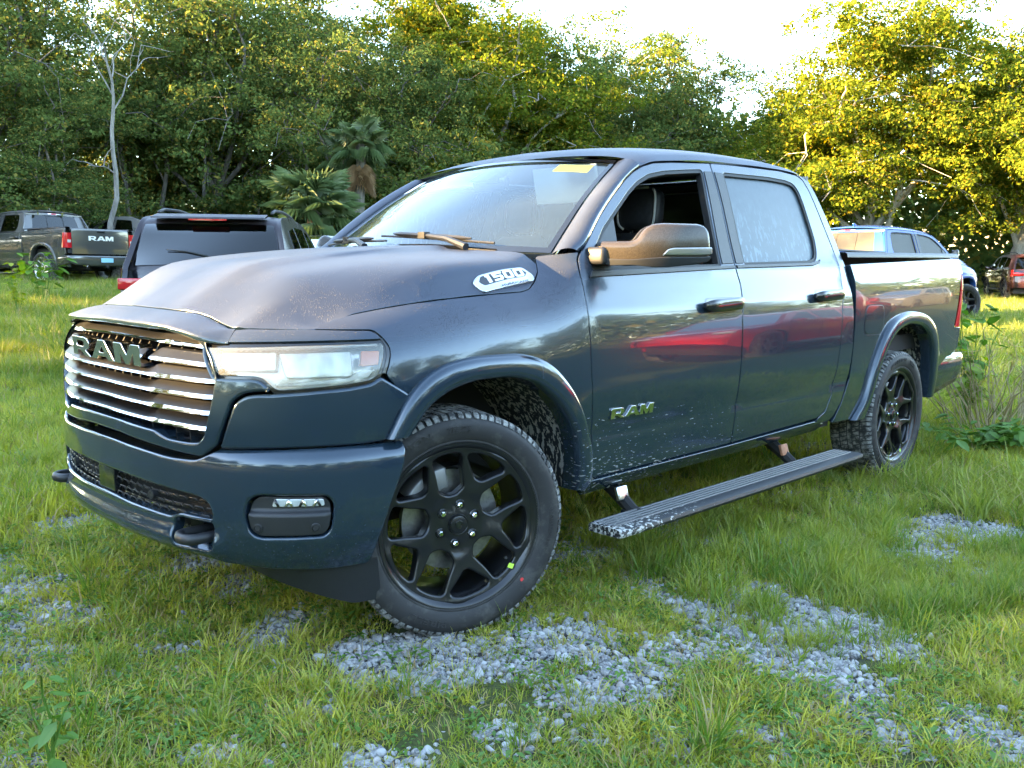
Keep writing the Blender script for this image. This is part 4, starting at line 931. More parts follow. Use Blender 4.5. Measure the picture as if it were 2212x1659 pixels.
# ---------------------------------------------------------------- wheels
TR, TWD = .4085, .285       # tyre radius and width
def make_wheel(name):
    """built about the origin, outer face towards -Y"""
    w = empty(name, truck)
    m = MB()
    o_, i_ = -.142, .142
    prof = [(.287, -.118), (.297, -.126), (.306, -.132), (.312, -.1315), (.318, -.136), (.345, -.1435), (.366, -.143), (.380, -.138), (.392, -.128), (.4000, -.116), (.4020, -.08), (.4030, 0), (.4020, .08), (.4000, .116), (.392, .128), (.366, .143), (.33, .14), (.29, .12)]
    m.lathe(prof, 1, 96)
    # tread: rows of blocks standing proud of the carcass
    V = []; F = []
    def block(a0, a1, y0, y1, r0, r1, sk):
        nonlocal V, F
        b = len(V)
        for r in (r0, r1):
            for (a, y) in ((a0, y0), (a1, y0), (a1 + sk, y1), (a0 + sk, y1)):
                V.append((r * math.cos(a), y, r * math.sin(a)))
        F += [(b + 4, b + 5, b + 6, b + 7), (b, b + 1, b + 5, b + 4), (b + 1, b + 2, b + 6, b + 5), (b + 2, b + 3, b + 7, b + 6), (b + 3, b, b + 4, b + 7)]
    NB = 84
    for k in range(NB):
        a = 2 * math.pi * k / NB; d = 2 * math.pi / NB
        for s in (-1, 1):
            block(a, a + d * .74, s * .070, s * .108, .4005, .4085, .02 * s)
            # shoulder lug bends over the edge
            b = len(V)
            for (r, y) in ((.4085, .108), (.4045, .121), (.398, .1290), (.389, .1325)):
                for q in (a + .02 * s, a + .02 * s + d * (.62 if k % 2 else .70)): V.append((r * math.cos(q), s * (y + .002), r * math.sin(q)))
            for (r, y) in ((.400, .108), (.397, .118), (.392, .125), (.386, .129)):
                for q in (a + .02 * s, a + .02 * s + d * (.62 if k % 2 else .70)): V.append((r * math.cos(q), s * y, r * math.sin(q)))
            for j in range(3):
                F += [(b + 2 * j, b + 2 * j + 1, b + 2 * j + 3, b + 2 * j + 2), (b + 2 * j, b + 2 * j + 2, b + 2 * j + 10, b + 2 * j + 8), (b + 2 * j + 1, b + 2 * j + 9, b + 2 * j + 11, b + 2 * j + 3)]
            F.append((b + 6, b + 7, b + 15, b + 14))
            block(a + d * .3, a + d * 1.02, s * .020, s * .060, .4005, .4085, .035 * s)
    for k in range(NB * 2):
        a = 2 * math.pi * k / NB / 2; block(a, a + math.pi / NB * .86, -.012, .012, .4005, .408, 0)
    m.add(V, F, 1)
    ty = m.build('tyre', ['tyre_rubber', 'tread_rubber'], w, True, fix=True, angle=32)
    # raised sidewall lettering, bent round the wheel
    def arc_text(body, size, r, mid, mt='tyre_rubber', sx=1.25, y=-.1455):
        V, F = text_mesh(body, size, .0014, 0, .0006, 1.1); V = V.copy()
        ang = mid - V[:, 0] * sx / r; rr = r + V[:, 1]
        yy = y + .0006 - V[:, 2] + np.where(rr > .355, 0, (.355 - rr) * .10)
        P = np.stack([rr * np.cos(ang), yy, rr * np.sin(ang)], 1)
        o = mesh('lettering', P, F, mt, w, False); return o
    arc_text('SCORPION', .030, .3535, RAD(128), sx=1.5); arc_text('VERDE', .020, .3555, RAD(92), sx=1.4); arc_text('ALL SEASON', .010, .344, RAD(92), sx=1.3)
    arc_text('285/45R22 114H', .018, .352, RAD(-8), sx=1.2); arc_text('PIRELLI', .030, .3535, RAD(-112), sx=1.5); arc_text('285/45R22', .014, .352, RAD(188), sx=1.2)
    # rim: barrel
    m = MB(); m.lathe([(.2945, -.122), (.2975, -.1285), (.2955, -.132), (.290, -.131), (.282, -.124), (.272, -.112), (.262, -.098), (.256, -.06), (.252, .10), (.262, .12)], 1, 72)
    m.build('rim', 'satin_black', w, True, angle=40).scale = (1.02, 1, 1.02)
    # wheel face: five split spokes
    def dep(r): return np.interp(r, [0, .045, .06, .10, .16, .22, .262, .28, .30], [-.098, -.098, -.094, -.092, -.099, -.108, -.113, -.118, -.12])
    def WF(a, b):
        a = np.asarray(a, float); b = np.asarray(b, float); r = np.sqrt(a * a + b * b)
        th = np.arctan2(b, a); ph = np.mod(th - RAD(90), RAD(72)) - RAD(36)    # 0 in the middle of a spoke
        ridge = .010 * np.exp(-((np.abs(ph) * r - .0) / .04) ** 2) * sstep(.08, .13, r)
        return np.stack([a, dep(r) - ridge, b], -1)
    out = [(.286 * math.cos(t), .286 * math.sin(t)) for t in np.linspace(0, 2 * math.pi, 120, endpoint=False)]
    holes = []
    for k in range(5):
        t = RAD(90 + 10 + 72 * k); e = np.array([math.cos(t), math.sin(t)]); f = np.array([-e[1], e[0]])
        L = [(.112, -.018), (.130, -.040), (.19, -.0425), (.243, -.050), (.249, -.025), (.251, 0), (.249, .025), (.243, .050), (.19, .0425), (.130, .040), (.112, .018)]
        holes.append(rnd([tuple(e * r + f * q) for r, q in L], .008, 3))
        t = RAD(90 + 10 + 36 + 72 * k); e = np.array([math.cos(t), math.sin(t)]); f = np.array([-e[1], e[0]])
        L = [(.176, -.010), (.200, -.036), (.232, -.070), (.240, -.066), (.250, -.035), (.253, 0), (.250, .035), (.240, .066), (.232, .070), (.200, .036), (.176, .010)]
        holes.append(rnd([tuple(e * r + f * q) for r, q in L], .008, 3))
    fc = panel('wheel_face', out, holes, lambda a, b: WF(a, b), 'satin_black', w, step=.014, bstep=.010, edge=.010, depth=.034, gap=.005, hole_depth=.030); fc.scale = (1.02, 1, 1.02)
    for k in range(6):
        t = RAD(83 + 60 * k); c = (.0705 * math.cos(t), 0, .0705 * math.sin(t))
        m = MB(); m.lathe([(.0, -.107), (.007, -.107), (.0105, -.104), (.0108, -.09)], 1, 6); m.lathe([(.0165, -.0975), (.0185, -.0955), (.0195, -.092)], 1, 20, mi=1)
        o = m.build('lug_nut', ['chrome', 'gloss_black'], w, False); o.data.transform(Matrix.Translation(c))
    m = MB(); m.lathe([(0, -.110), (.026, -.109), (.031, -.107), (.032, -.104), (.034, -.104), (.036, -.106), (.038, -.100), (.040, -.094)], 1, 40); o = m.build('hub_cap', 'satin_black', w, True, angle=30)
    V = [(-.014, .006), (-.010, .014), (.002, .017), (.013, .012), (.016, .002), (.008, .004), (.004, -.002), (.010, -.010), (.004, -.016), (-.006, -.012), (-.012, -.004)]
    panel('hub_emblem', V, [], lambda a, b: np.stack([a, -.1125 + 0 * a, b], -1), 'gloss_black', w, step=.01, edge=.001, depth=.003, gap=0)
    # brake disc and caliper
    m = MB(); m.lathe([(.09, -.02), (.185, -.02), (.185, .01), (.09, .01), (.085, -.05), (.02, -.055)], 1, 48); m.build('brake_disc', 'steel', w, True, angle=40)
    m = MB(); A0, A1 = RAD(98), RAD(150); pts = [(.205 * math.cos(a), .205 * math.sin(a)) for a in np.linspace(A0, A1, 9)] + [(.125 * math.cos(a), .125 * math.sin(a)) for a in np.linspace(A1, A0, 7)]
    m.prism(pts, 1, -.055, .05); m.build('brake_caliper', 'caliper_grey', w, bev=.008)
    # stickers and paint dots
    t = RAD(-41); c = np.array([math.cos(t), math.sin(t)])
    m = MB(); e1 = np.array([math.cos(t + .3), math.sin(t + .3)]); f1 = np.array([-e1[1], e1[0]]); cc = c * .262
    m.add([(p[0], -.1205 - .004, p[1]) for p in (cc - e1 * .011 - f1 * .009, cc + e1 * .011 - f1 * .009, cc + e1 * .011 + f1 * .009, cc - e1 * .011 + f1 * .009)], [(0, 1, 2, 3)]); m.build('sticker', 'lime_sticker', w)
    t = RAD(-43.5); m = MB(); m.add([(.326 * math.cos(t) + .007 * math.cos(q), -.1398, .326 * math.sin(t) + .007 * math.sin(q)) for q in np.linspace(0, 6.28, 12, endpoint=False)], [tuple(range(12))]); m.build('paint_dot', 'red_mark', w)
    m = MB(); m.tube([(.232 * math.cos(RAD(-38)), -.105, .232 * math.sin(RAD(-38))), (.226 * math.cos(RAD(-38)), -.125, .226 * math.sin(RAD(-38)))], .006, 8); m.build('valve_stem', 'seal_rubber', w)
    return w
W0 = make_wheel('wheel')
HZ = .403
STEER = RAD(20)
def place_wheel(o, x, side, spin, steer=0.):
    R = Matrix.Rotation(-steer, 4, 'Z')
    base = Matrix.Translation((x, -.868 * side, HZ)) @ R
    if side < 0: base = base @ Matrix.Rotation(math.pi, 4, 'Z')
    o.matrix_local = base @ Matrix.Rotation(spin, 4, 'Y')
wheels = []
for (x, side, spin, st) in ((0, 1, 0, STEER), (0, -1, .4, STEER), (3.672, 1, RAD(28), 0), (3.672, -1, 1.3, 0)):
    o = W0 if not wheels else copy_tree(W0, truck); place_wheel(o, x, side, spin, st); wheels.append(o)
# ---------------------------------------------------------------- cabin
cab = empty('cabin', truck)
m = MB(); m.box((.72, -.84, .50), (2.78, .84, .56)); m.build('cabin_floor', 'dark_inside', cab)
P = [[(x, y, rc(x) - .055 - (rc(x) - rz(x)) * float(rq(abs(y) / .76)) * .8) for y in np.linspace(-.74, .74, 15)] for x in np.linspace(1.2, 2.66, 12)]
hlr = grid('headliner', P, 'trim_dark', cab)
m = MB(); m.prism([(.50, 1.10), (.60, 1.34), (.78, 1.355), (.98, 1.30), (1.06, 1.22), (1.04, .95), (.90, .80), (.60, .80)], 1, -.84, .84); m.build('dashboard', 'trim_dark', cab, bev=.03)
def seat(y, x, w=.27, head=True):
    r = []
    m = MB(); m.prism([(x - .02, .80), (x + .03, .92), (x + .25, .92), (x + .50, .90), (x + .52, .80), (x + .48, .70), (x, .70)], 1, y - w, y + w); m.build('seat_cushion', 'seat_leather', cab, bev=.04)
    P = []
    n = 18
    for i in range(n):
        s = i / (n - 1); z = .86 + .64 * s; ww = w * (1 - .16 * s ** 2) if s < .93 else w * .80 * (1 - (s - .93) / .07 * .25); xb = x + .44 + .20 * s; th = .075 * (1 - .35 * s)
        P.append([(xb + th * math.cos(a) * (1 if i not in (0, n - 1) else .2), y + ww * math.copysign(abs(math.sin(a)) ** .7, math.sin(a)), z) for a in np.linspace(0, 2 * math.pi, 20, endpoint=False)])
    o = grid('seat_back', P, 'seat_leather', cab, wrap=True); fix_normals(o)
    if head:
        P = []
        for i in range(12):
            s = i / 11; z = 1.515 + .21 * s; k = (1 - abs(2 * s - 1) ** 4) ** .5; ww = .135 * (.55 + .45 * k); th = .055 * (.4 + .6 * k)
            P.append([(x + .665 + .015 * s + th * math.cos(a), y + ww * math.copysign(abs(math.sin(a)) ** .6, math.sin(a)), z) for a in np.linspace(0, 2 * math.pi, 18, endpoint=False)])
        o = grid('headrest', P, 'seat_leather', cab, wrap=True); fix_normals(o); F_ = P
        m = MB(); m.add(P[0] + P[-1], [tuple(range(18)), tuple(range(18, 36))]); m.build('headrest_cap', 'seat_leather', cab)
        m = MB()
        for e in (-1, 1):
            L = [(x + .665 + .015 * s - .045 * (.4 + .6 * (1 - abs(2 * s - 1) ** 4) ** .5), y + e * .118 * (.55 + .45 * (1 - abs(2 * s - 1) ** 4) ** .5), 1.515 + .21 * s) for s in np.linspace(.02, .98, 12)]
            m.tube(L, .0065, 5)
        L = [(x + .635, y + t, 1.726) for t in np.linspace(-.07, .07, 6)]; m.tube(L, .0065, 5)
        m.build('headrest_piping', 'seat_piping', cab, True)
        m = MB()
        for e in (-.06, .06): m = MB(); m.tube([(x + .665, y + e, 1.46), (x + .668, y + e, 1.53)], .007, 6); m.build('headrest_post', 'chrome', cab, True)
for y in (-.42, .42): seat(y, 1.02)
for y in (-.46, .46): seat(y, 1.98, .34)
m = MB(); a = np.linspace(0, 2 * math.pi, 32); R3 = Matrix.Rotation(RAD(-24), 3, 'Y')
def sw(pts): return np.array([tuple(R3 @ Vector(p)) for p in pts]) + np.array([1.06, -.42, 1.20])
m.tube(sw([(0, .185 * math.cos(q), .185 * math.sin(q)) for q in a]), .016, 8)
for q in (RAD(200), RAD(-20), RAD(270)): m.tube(sw([(0.02, 0, 0), (0, .18 * math.cos(q), .18 * math.sin(q))]), [.03, .014], 6)
m.tube(sw([(-.3, 0, 0), (.02, 0, 0)]), [.04, .06], 10); m.build('steering_wheel', 'trim_dark', cab, True, angle=50)
m = MB(); m.box((-.006, -.20, -.085), (.006, .20, .085), rot=Matrix.Rotation(RAD(-12), 3, 'Y'), at=(1.12, -.41, 1.705)); m.build('sun_visor', 'visor_cloth', cab, bev=.004)
m = MB(); m.box((-.006, -.21, -.09), (.006, .21, .09), rot=Matrix.Rotation(RAD(62), 3, 'Y'), at=(1.165, .40, 1.770)); m.build('sun_visor', 'visor_cloth', cab, bev=.004)
m = MB(); m.box((-.02, -.12, -.035), (.02, .12, .035), at=(1.02, 0, 1.72)); m.build('rear_view_mirror', 'gloss_black', cab, bev=.015)
m = MB(); m.prism([(.93, 1.735), (1.08, 1.815), (1.10, 1.79), (1.0, 1.73)], 1, -.07, .07); m.build('camera_housing', 'trim_dark', cab, bev=.006)
m = MB()
for s in (-1, 1):
    m.add([(1.73, s * .93, 1.30), (1.80, s * .93, 1.30), (1.84, s * .77, 1.80), (1.77, s * .77, 1.80)], [(0, 1, 2, 3)])
    m.add([(2.60, s * .93, 1.33), (2.84, s * .93, 1.36), (2.72, s * .74, 1.84), (2.58, s * .76, 1.82)], [(0, 1, 2, 3)])
    m.add([(.70, s * .90, .55), (2.82, s * .90, .55), (2.82, s * .92, 1.30), (.70, s * .92, 1.27)], [(0, 1, 2, 3)])
m.build('inner_trim', 'headliner', cab, fix=False)
m = MB(); m.box((2.755, -.86, .56), (2.775, .86, 1.36)); m.box((2.70, -.80, 1.80), (2.72, .80, 1.84)); m.build('rear_trim', 'headliner', cab)
# ================================================================= the ground
def hash2(ix, iy, s=0):
    h = (ix * 374761393 + iy * 668265263 + s * 982451653) & 0xffffffff; h = ((h ^ (h >> 13)) * 1274126177) & 0xffffffff
    return ((h ^ (h >> 16)) & 0xffff) / 65535.
def vnoise(x, y, s=0):
    x = np.asarray(x, float); y = np.asarray(y, float); ix = np.floor(x).astype(np.int64); iy = np.floor(y).astype(np.int64); fx, fy = x - ix, y - iy
    fx = fx * fx * (3 - 2 * fx); fy = fy * fy * (3 - 2 * fy)
    return (hash2(ix, iy, s) * (1 - fx) + hash2(ix + 1, iy, s) * fx) * (1 - fy) + (hash2(ix, iy + 1, s) * (1 - fx) + hash2(ix + 1, iy + 1, s) * fx) * fy
def fbm(x, y, s=0, o=4): return sum(vnoise(x * 2 ** k, y * 2 ** k, s + k) * .5 ** k for k in range(o)) / (2 - .5 ** (o - 1))
def GZ(x, y):
    x = np.asarray(x, float); y = np.asarray(y, float)
    dp = (x - CAM[0]) * .703 + (y - CAM[1]) * .711
    return .30 * sstep(6, 19, dp) + .58 * sstep(9, 24, y) * (1 - sstep(7, 20, x)) + .02 * (fbm(x * .8, y * .8, 3) - .5) * sstep(0, 3, np.hypot(x - 1.8, y)) + .20 * sstep(30, 70, dp) + .03 * (fbm(x * .25, y * .25, 9) - .5) * sstep(3, 10, np.hypot(x, y))
def on_ground(px, py):
    d = _d + _r * ((px - 1106) / 1941.7) + _u * ((829.5 - py) / 1941.7); k = -CAM[2] / d.z; return CAM[0] + d.x * k, CAM[1] + d.y * k
# gravel shows through in patches: centre (seen at), radius along and across the sight line
_blob = [(60, 1270, .22), (130, 1330, .18), (130, 1140, .25), (400, 1225, .22), (520, 1270, .20), (640, 1330, .18), (560, 1385, .14), (800, 1430, .22), (900, 1455, .2), (1010, 1410, .24), (1120, 1400, .24), (1230, 1390, .2), (1440, 1275, .25), (1520, 1310, .28), (1600, 1300, .3), (1700, 1345, .3), (1800, 1365, .28), (1880, 1390, .22), (1560, 1370, .26), (1480, 1400, .2), (1680, 1420, .26), (1800, 1470, .24), (1880, 1520, .2), (1350, 1470, .22), (1260, 1520, .2), (1130, 1580, .2), (1280, 1590, .17), (740, 1490, .16), (700, 1530, .12), (850, 1640, .16), (1480, 1620, .18), (1700, 1600, .2), (1950, 1600, .2), (2100, 1580, .2), (2030, 1190, .32), (2110, 1150, .3), (2060, 1215, .3), (1240, 1190, .25), (1440, 1160, .22), (20, 1000, .35), (300, 1255, .15), (1740, 960, .5), (1650, 930, .4), (2140, 655, 1.6), (2190, 715, .9), (2190, 790, .6), (480, 1640, .12), (610, 1440, .10)]
BL = np.array([on_ground(a, b) + (r,) for a, b, r in _blob])
VD = np.array([_d.x, _d.y]); VD /= np.linalg.norm(VD); VR = np.array([_r.x, _r.y]); VR /= np.linalg.norm(VR)
def gravel(x, y):
    x = np.asarray(x, float); y = np.asarray(y, float); g = np.zeros_like(x)
    for bx, by, r in BL:
        a = ((x - bx) * VD[0] + (y - by) * VD[1]) / (r * 1.25); b = ((x - bx) * VR[0] + (y - by) * VR[1]) / (r * 1.15); g = np.maximum(g, np.exp(-(a * a + b * b) * 1.1))
    n = fbm(x * 3.2, y * 3.2, 21); n2 = fbm(x * 9, y * 9, 5, 2)
    under = np.exp(-((x + .2) / .9) ** 2 - ((y + .2) / .75) ** 2) * .5
    v = np.maximum(g, under) + (n - .5) * 1.3 + (n2 - .5) * .5
    base = sstep(.36, 1.05, v)
    tr = sstep(.58, .78, fbm(x * 1.7 + 9, y * 1.7, 31) + .25 * (n2 - .5)) * .65 * sstep(14, 8, np.hypot(x, y))
    return np.maximum(base, tr)
def axis_lines(a, b, st, far):
    L = list(np.arange(a, b + 1e-6, st)); s = st; v = b
    while v < far: s *= 1.16; v += s; L.append(v)
    s = st; v = a
    while v > -far: s *= 1.16; v -= s; L.insert(0, v)
    return np.array(L)
gx, gy = axis_lines(-3.6, 7.5, .075, 420), axis_lines(-4.2, 6.0, .075, 420)
GX, GY = np.meshgrid(gx, gy, indexing='ij'); GG = gravel(GX, GY); GZZ = GZ(GX, GY)
n_, m_ = GX.shape
me = bpy.data.meshes.new('ground'); V = np.stack([GX, GY, GZZ], -1).reshape(-1, 3)
idx = np.arange(n_ * m_).reshape(n_, m_); Fq = np.stack([idx[:-1, :-1], idx[1:, :-1], idx[1:, 1:], idx[:-1, 1:]], -1).reshape(-1, 4)
me.from_pydata(V.tolist(), [], Fq.tolist())
at = me.attributes.new('gravel', 'FLOAT', 'POINT'); at.data.foreach_set('value', GG.ravel().astype(np.float32))
me.polygons.foreach_set('use_smooth', [True] * len(me.polygons))
t = NT('ground_soil'); co = t.coord('Object'); g = t.n('ShaderNodeAttribute', attribute_name='gravel').outputs['Fac']
n1 = t.noise(co, 2.2, 5, .65); n2 = t.noise(co, 40., 4, .7); cell = t.voro(co, 26., out='Color'); cd = t.voro(co, 26., out='Distance')
soil = t.mix(t.rng(n2, .35, .7), (.045, .038, .026), (.105, .090, .060)); turf = t.mix(t.rng(n1, .35, .65), (.055, .085, .018), (.11, .125, .028)); turf = t.mix(t.rng(n2, .3, .7), turf, (.028, .045, .012))
turf = t.mix(.25, turf, soil)
st = t.mix(t.n('ShaderNodeSeparateColor', i_0=cell).outputs[0], (.07, .07, .072), (.22, .22, .222)); st = t.mix(t.rng(cd, .25, .5), st, (.04, .038, .034))
colr = t.mix(t.rng(g, .35, .6), turf, st)
MATS['ground_soil'] = t.done(t.bsdf(Base_Color=colr, Roughness=.95, Specular_IOR_Level=.2, Normal=t.bump(n2, .5, .02)))
me.materials.append(MATS['ground_soil'])
ground = bpy.data.objects.new('ground', me); COL.objects.link(ground); tag(ground, 'patchy turf and soil with grey gravel showing through', kind='structure')

# ---------------------------------------------------------------- leaf materials
def leafmat(name, dark, light, trans=.35, scale=.6, yellow=None, alt=None, gloss=.03):
    t = NT(name); gi = t.n('ShaderNodeNewGeometry').outputs['Random Per Island']; oi = t.n('ShaderNodeObjectInfo').outputs['Random']
    pos = t.n('ShaderNodeNewGeometry').outputs['Position']
    nz = t.noise(pos, scale, 3, .6)
    f = t.math('ADD', t.math('MULTIPLY', gi, .45), t.math('MULTIPLY', t.rng(nz, .3, .7), .55)); c = t.mix(f, dark, light)
    if yellow: c = t.mix(t.math('MULTIPLY', t.rng(t.math('ADD', t.math('MULTIPLY', oi, .45), t.math('MULTIPLY', nz, .75)), .44, .72), .85), c, yellow)
    if alt: c = t.mix(t.rng(gi, .84, .87), c, alt)
    d = t.n('ShaderNodeBsdfDiffuse', i_Color=c).outputs[0]
    tc = t.n('ShaderNodeHueSaturation', i_Saturation=1.1, i_Value=1.25, i_Color=c).outputs[0]
    tr = t.n('ShaderNodeBsdfTranslucent', i_Color=tc).outputs[0]; gl = t.n('ShaderNodeBsdfGlossy', i_Color=(1, 1, 1), i_Roughness=.45).outputs[0]
    m1 = t.n('ShaderNodeMixShader', i_0=trans); t.set(m1, 1, d); t.set(m1, 2, tr)
    m2 = t.n('ShaderNodeMixShader', i_0=gloss); t.set(m2, 1, m1.outputs[0]); t.set(m2, 2, gl)
    MATS[name] = t.done(m2.outputs[0])
leafmat('grass_blade', (.13, .21, .022), (.33, .37, .045), .38, .9, yellow=(.50, .46, .075), alt=(.34, .24, .11))
leafmat('tall_grass_blade', (.065, .150, .020), (.17, .27, .040), .4, .7, yellow=(.31, .33, .055), alt=(.40, .32, .15))
leafmat('weed_leaf', (.055, .150, .022), (.13, .26, .04), .35, 1.2)
leafmat('dry_straw', (.24, .18, .08), (.42, .33, .17), .3, 2.)
leafmat('oak_leaf', (.046, .080, .026), (.130, .180, .052), .34, .45, alt=(.22, .19, .05), gloss=0)
leafmat('gold_leaf', (.065, .105, .016), (.150, .185, .026), .38, .5, alt=(.33, .25, .04), gloss=0)
leafmat('palm_leaf', (.050, .095, .034), (.13, .19, .075), .25, 1.)
leafmat('dead_palm', (.16, .095, .05), (.30, .19, .10), .2, 3.)
leafmat('lime_leaf', (.10, .20, .02), (.30, .36, .03), .5, 3.)
def bark(name, a, b):
    t = NT(name); co = t.coord('Object'); n = t.noise(t.mapping(co, (6, 6, 1.2)), 2., 5, .7)
    MATS[name] = t.done(t.bsdf(Base_Color=t.mix(t.rng(n, .3, .7), a, b), Roughness=.95, Normal=t.bump(n, .6, .05)))
bark('oak_bark', (.075, .062, .050), (.20, .175, .15)); bark('pale_bark', (.22, .195, .165), (.46, .43, .38)); bark('grey_bark', (.065, .058, .050), (.17, .155, .135))

# ---------------------------------------------------------------- grass and gravel (scattered stuff)
def lib(name): c = bpy.data.collections.new(name); return c
def raw(name, V, F, mat, col, smooth=True):
    me = bpy.data.meshes.new(name); me.from_pydata([tuple(map(float, v)) for v in V], [], F)
    for m_ in (mat if isinstance(mat, list) else [mat]): me.materials.append(MATS[m_])
    me.polygons.foreach_set('use_smooth', [smooth] * len(me.polygons)); o = bpy.data.objects.new(name, me); col.objects.link(o); return o
def tuft(name, col, mat, n, R, hmin, hmax, wd, lean, seed, seg=3):
    r = np.random.default_rng(seed); V = []; F = []
    for i in range(n):
        a = r.uniform(0, 6.283); d = R * math.sqrt(r.uniform(0, 1)); x, y = d * math.cos(a), d * math.sin(a); h = r.uniform(hmin, hmax)
        az = a + r.normal(0, 1.1); ln = abs(r.normal(lean, lean * .5)); fx, fy = -math.sin(az), math.cos(az); tw = r.uniform(0, 3.14); fx, fy = math.cos(tw), math.sin(tw); b = len(V); w = wd * r.uniform(.7, 1.3)
        for k in range(seg + 1):
            s = k / seg; px = x + math.cos(az) * ln * h * s ** 1.8; py = y + math.sin(az) * ln * h * s ** 1.8; pz = h * s * (1 - .30 * min(1.6, ln) * s); ww = w * (1 - s ** 1.5) * .5 + .0002
            if k < seg: V += [(px - fx * ww, py - fy * ww, pz), (px + fx * ww, py + fy * ww, pz)]
            else: V.append((px, py, pz))
        for k in range(seg - 1): F.append((b + 2 * k, b + 2 * k + 1, b + 2 * k + 3, b + 2 * k + 2))
        F.append((b + 2 * seg - 2, b + 2 * seg - 1, b + 2 * seg))
    return raw(name, V, F, mat, col)
def weed(name, col, mat, n, R, h, ls, seed):
    r = np.random.default_rng(seed); V = []; F = []
    for i in range(n):
        a = r.uniform(0, 6.283); d = R * math.sqrt(r.uniform(0, 1)); c = np.array([d * math.cos(a), d * math.sin(a), h * r.uniform(.3, 1.)]); az = r.uniform(0, 6.283); e = np.array([math.cos(az), math.sin(az), r.uniform(-.4, .35)]); f = np.cross(e, (0, 0, 1)); f /= np.linalg.norm(f) + 1e-6
        L = ls * r.uniform(.6, 1.2); up = np.array([0, 0, .18 * L]); b = len(V)
        V += [c, c + e * L * .5 + f * L * .27 + up, c + e * L, c + e * L * .5 - f * L * .27 + up]; F += [(b, b + 1, b + 2), (b, b + 2, b + 3)]
    return raw(name, V, F, mat, col)
lg = lib('grass_parts')
tuft('a0', lg, 'grass_blade', 34, .085, .022, .062, .0060, .8, 1); tuft('a1', lg, 'grass_blade', 30, .085, .028, .080, .0058, .95, 2); tuft('a2', lg, 'grass_blade', 26, .080, .04, .12, .0062, .75, 3)
weed('a3', lg, 'weed_leaf', 26, .085, .03, .034, 4); tuft('a4', lg, 'tall_grass_blade', 30, .08, .08, .20, .0066, .65, 5, 4); tuft('a5', lg, 'tall_grass_blade', 34, .10, .14, .36, .0080, .75, 6, 5)
tuft('a6', lg, 'dry_straw', 26, .10, .015, .06, .0038, 1.5, 7); tuft('a7', lg, 'grass_blade', 110, .26, .05, .13, .010, .7, 8, 2); tuft('a8', lg, 'tall_grass_blade', 100, .30, .12, .34, .013, .6, 9, 3)
ls_ = lib('gravel_parts')
for k in range(5):
    bm = bmesh.new(); bmesh.ops.create_icosphere(bm, subdivisions=2, radius=1.); r = np.random.default_rng(40 + k); sc = r.uniform(.6, 1.1, 3) * [1.15, .9, .62]
    cuts = [(v / np.linalg.norm(v), r.uniform(.55, .85)) for v in r.normal(size=(7, 3))]
    for v in bm.verts:
        p = np.array(v.co)
        for n_v, d_v in cuts:
            q = p @ n_v
            if q > d_v: p = p - n_v * (q - d_v) * .9
        v.co = Vector(p * sc)
    V = [tuple(v.co) for v in bm.verts]; F = [tuple(v.index for v in f.verts) for f in bm.faces]; bm.free(); 
    if k == 0:
        t = NT('gravel_stone'); oi = t.n('ShaderNodeObjectInfo').outputs['Random']; n = t.noise(t.coord('Object'), 2.5, 4, .6)
        c = t.ramp(oi, [(0, (.075, .077, .082)), (.35, (.16, .163, .168)), (.7, (.27, .272, .276)), (.92, (.42, .42, .415)), (1, (.30, .22, .20))]); c = t.mix(t.rng(n, .40, .75), c, (.38, .375, .37))
        MATS['gravel_stone'] = t.done(t.bsdf(Base_Color=c, Roughness=.85, Normal=t.bump(n, .3, .1)))
    raw('s%d' % k, V, F, 'gravel_stone', ls_)
def scatter(name, P, S, R, I, coll, label):
    me = bpy.data.meshes.new(name); me.from_pydata(P.tolist(), [], [])
    for nm, ty, arr in (('scl', 'FLOAT', S), ('idx', 'INT', I)):
        a = me.attributes.new(nm, ty, 'POINT'); a.data.foreach_set('value', arr)
    a = me.attributes.new('rot', 'FLOAT_VECTOR', 'POINT'); a.data.foreach_set('vector', R.astype(np.float32).ravel())
    o = bpy.data.objects.new(name, me); COL.objects.link(o); tag(o, label, kind='stuff')
    ng = bpy.data.node_groups.new(name, 'GeometryNodeTree'); ng.interface.new_socket('Geometry', in_out='INPUT', socket_type='NodeSocketGeometry'); ng.interface.new_socket('Geometry', in_out='OUTPUT', socket_type='NodeSocketGeometry')
    N = ng.nodes; L = ng.links; gi, go = N.new('NodeGroupInput'), N.new('NodeGroupOutput'); mp = N.new('GeometryNodeMeshToPoints'); ip = N.new('GeometryNodeInstanceOnPoints'); ci = N.new('GeometryNodeCollectionInfo')
    ci.inputs['Collection'].default_value = coll; ci.inputs['Separate Children'].default_value = True; ci.inputs['Reset Children'].default_value = True
    def attr(nm, ty): q = N.new('GeometryNodeInputNamedAttribute'); q.data_type = ty; q.inputs['Name'].default_value = nm; return q.outputs['Attribute']
    L.new(gi.outputs[0], mp.inputs['Mesh']); L.new(mp.outputs[0], ip.inputs['Points']); L.new(ci.outputs[0], ip.inputs['Instance']); ip.inputs['Pick Instance'].default_value = True
    L.new(attr('idx', 'INT'), ip.inputs['Instance Index']); L.new(attr('scl', 'FLOAT'), ip.inputs['Scale'])
    e2r = N.new('FunctionNodeEulerToRotation'); L.new(attr('rot', 'FLOAT_VECTOR'), e2r.inputs[0]); L.new(e2r.outputs[0], ip.inputs['Rotation']); L.new(ip.outputs[0], go.inputs[0])
    md = o.modifiers.new('scatter', 'NODES'); md.node_group = ng; return o
def wedge(n, d0, d1, half=RAD(40)):
    d = np.sqrt(rng.uniform(d0 * d0, d1 * d1, n)); a = rng.uniform(-half, half, n) + math.atan2(_d.x, _d.y); return CAM[0] + d * np.sin(a), CAM[1] + d * np.cos(a), d
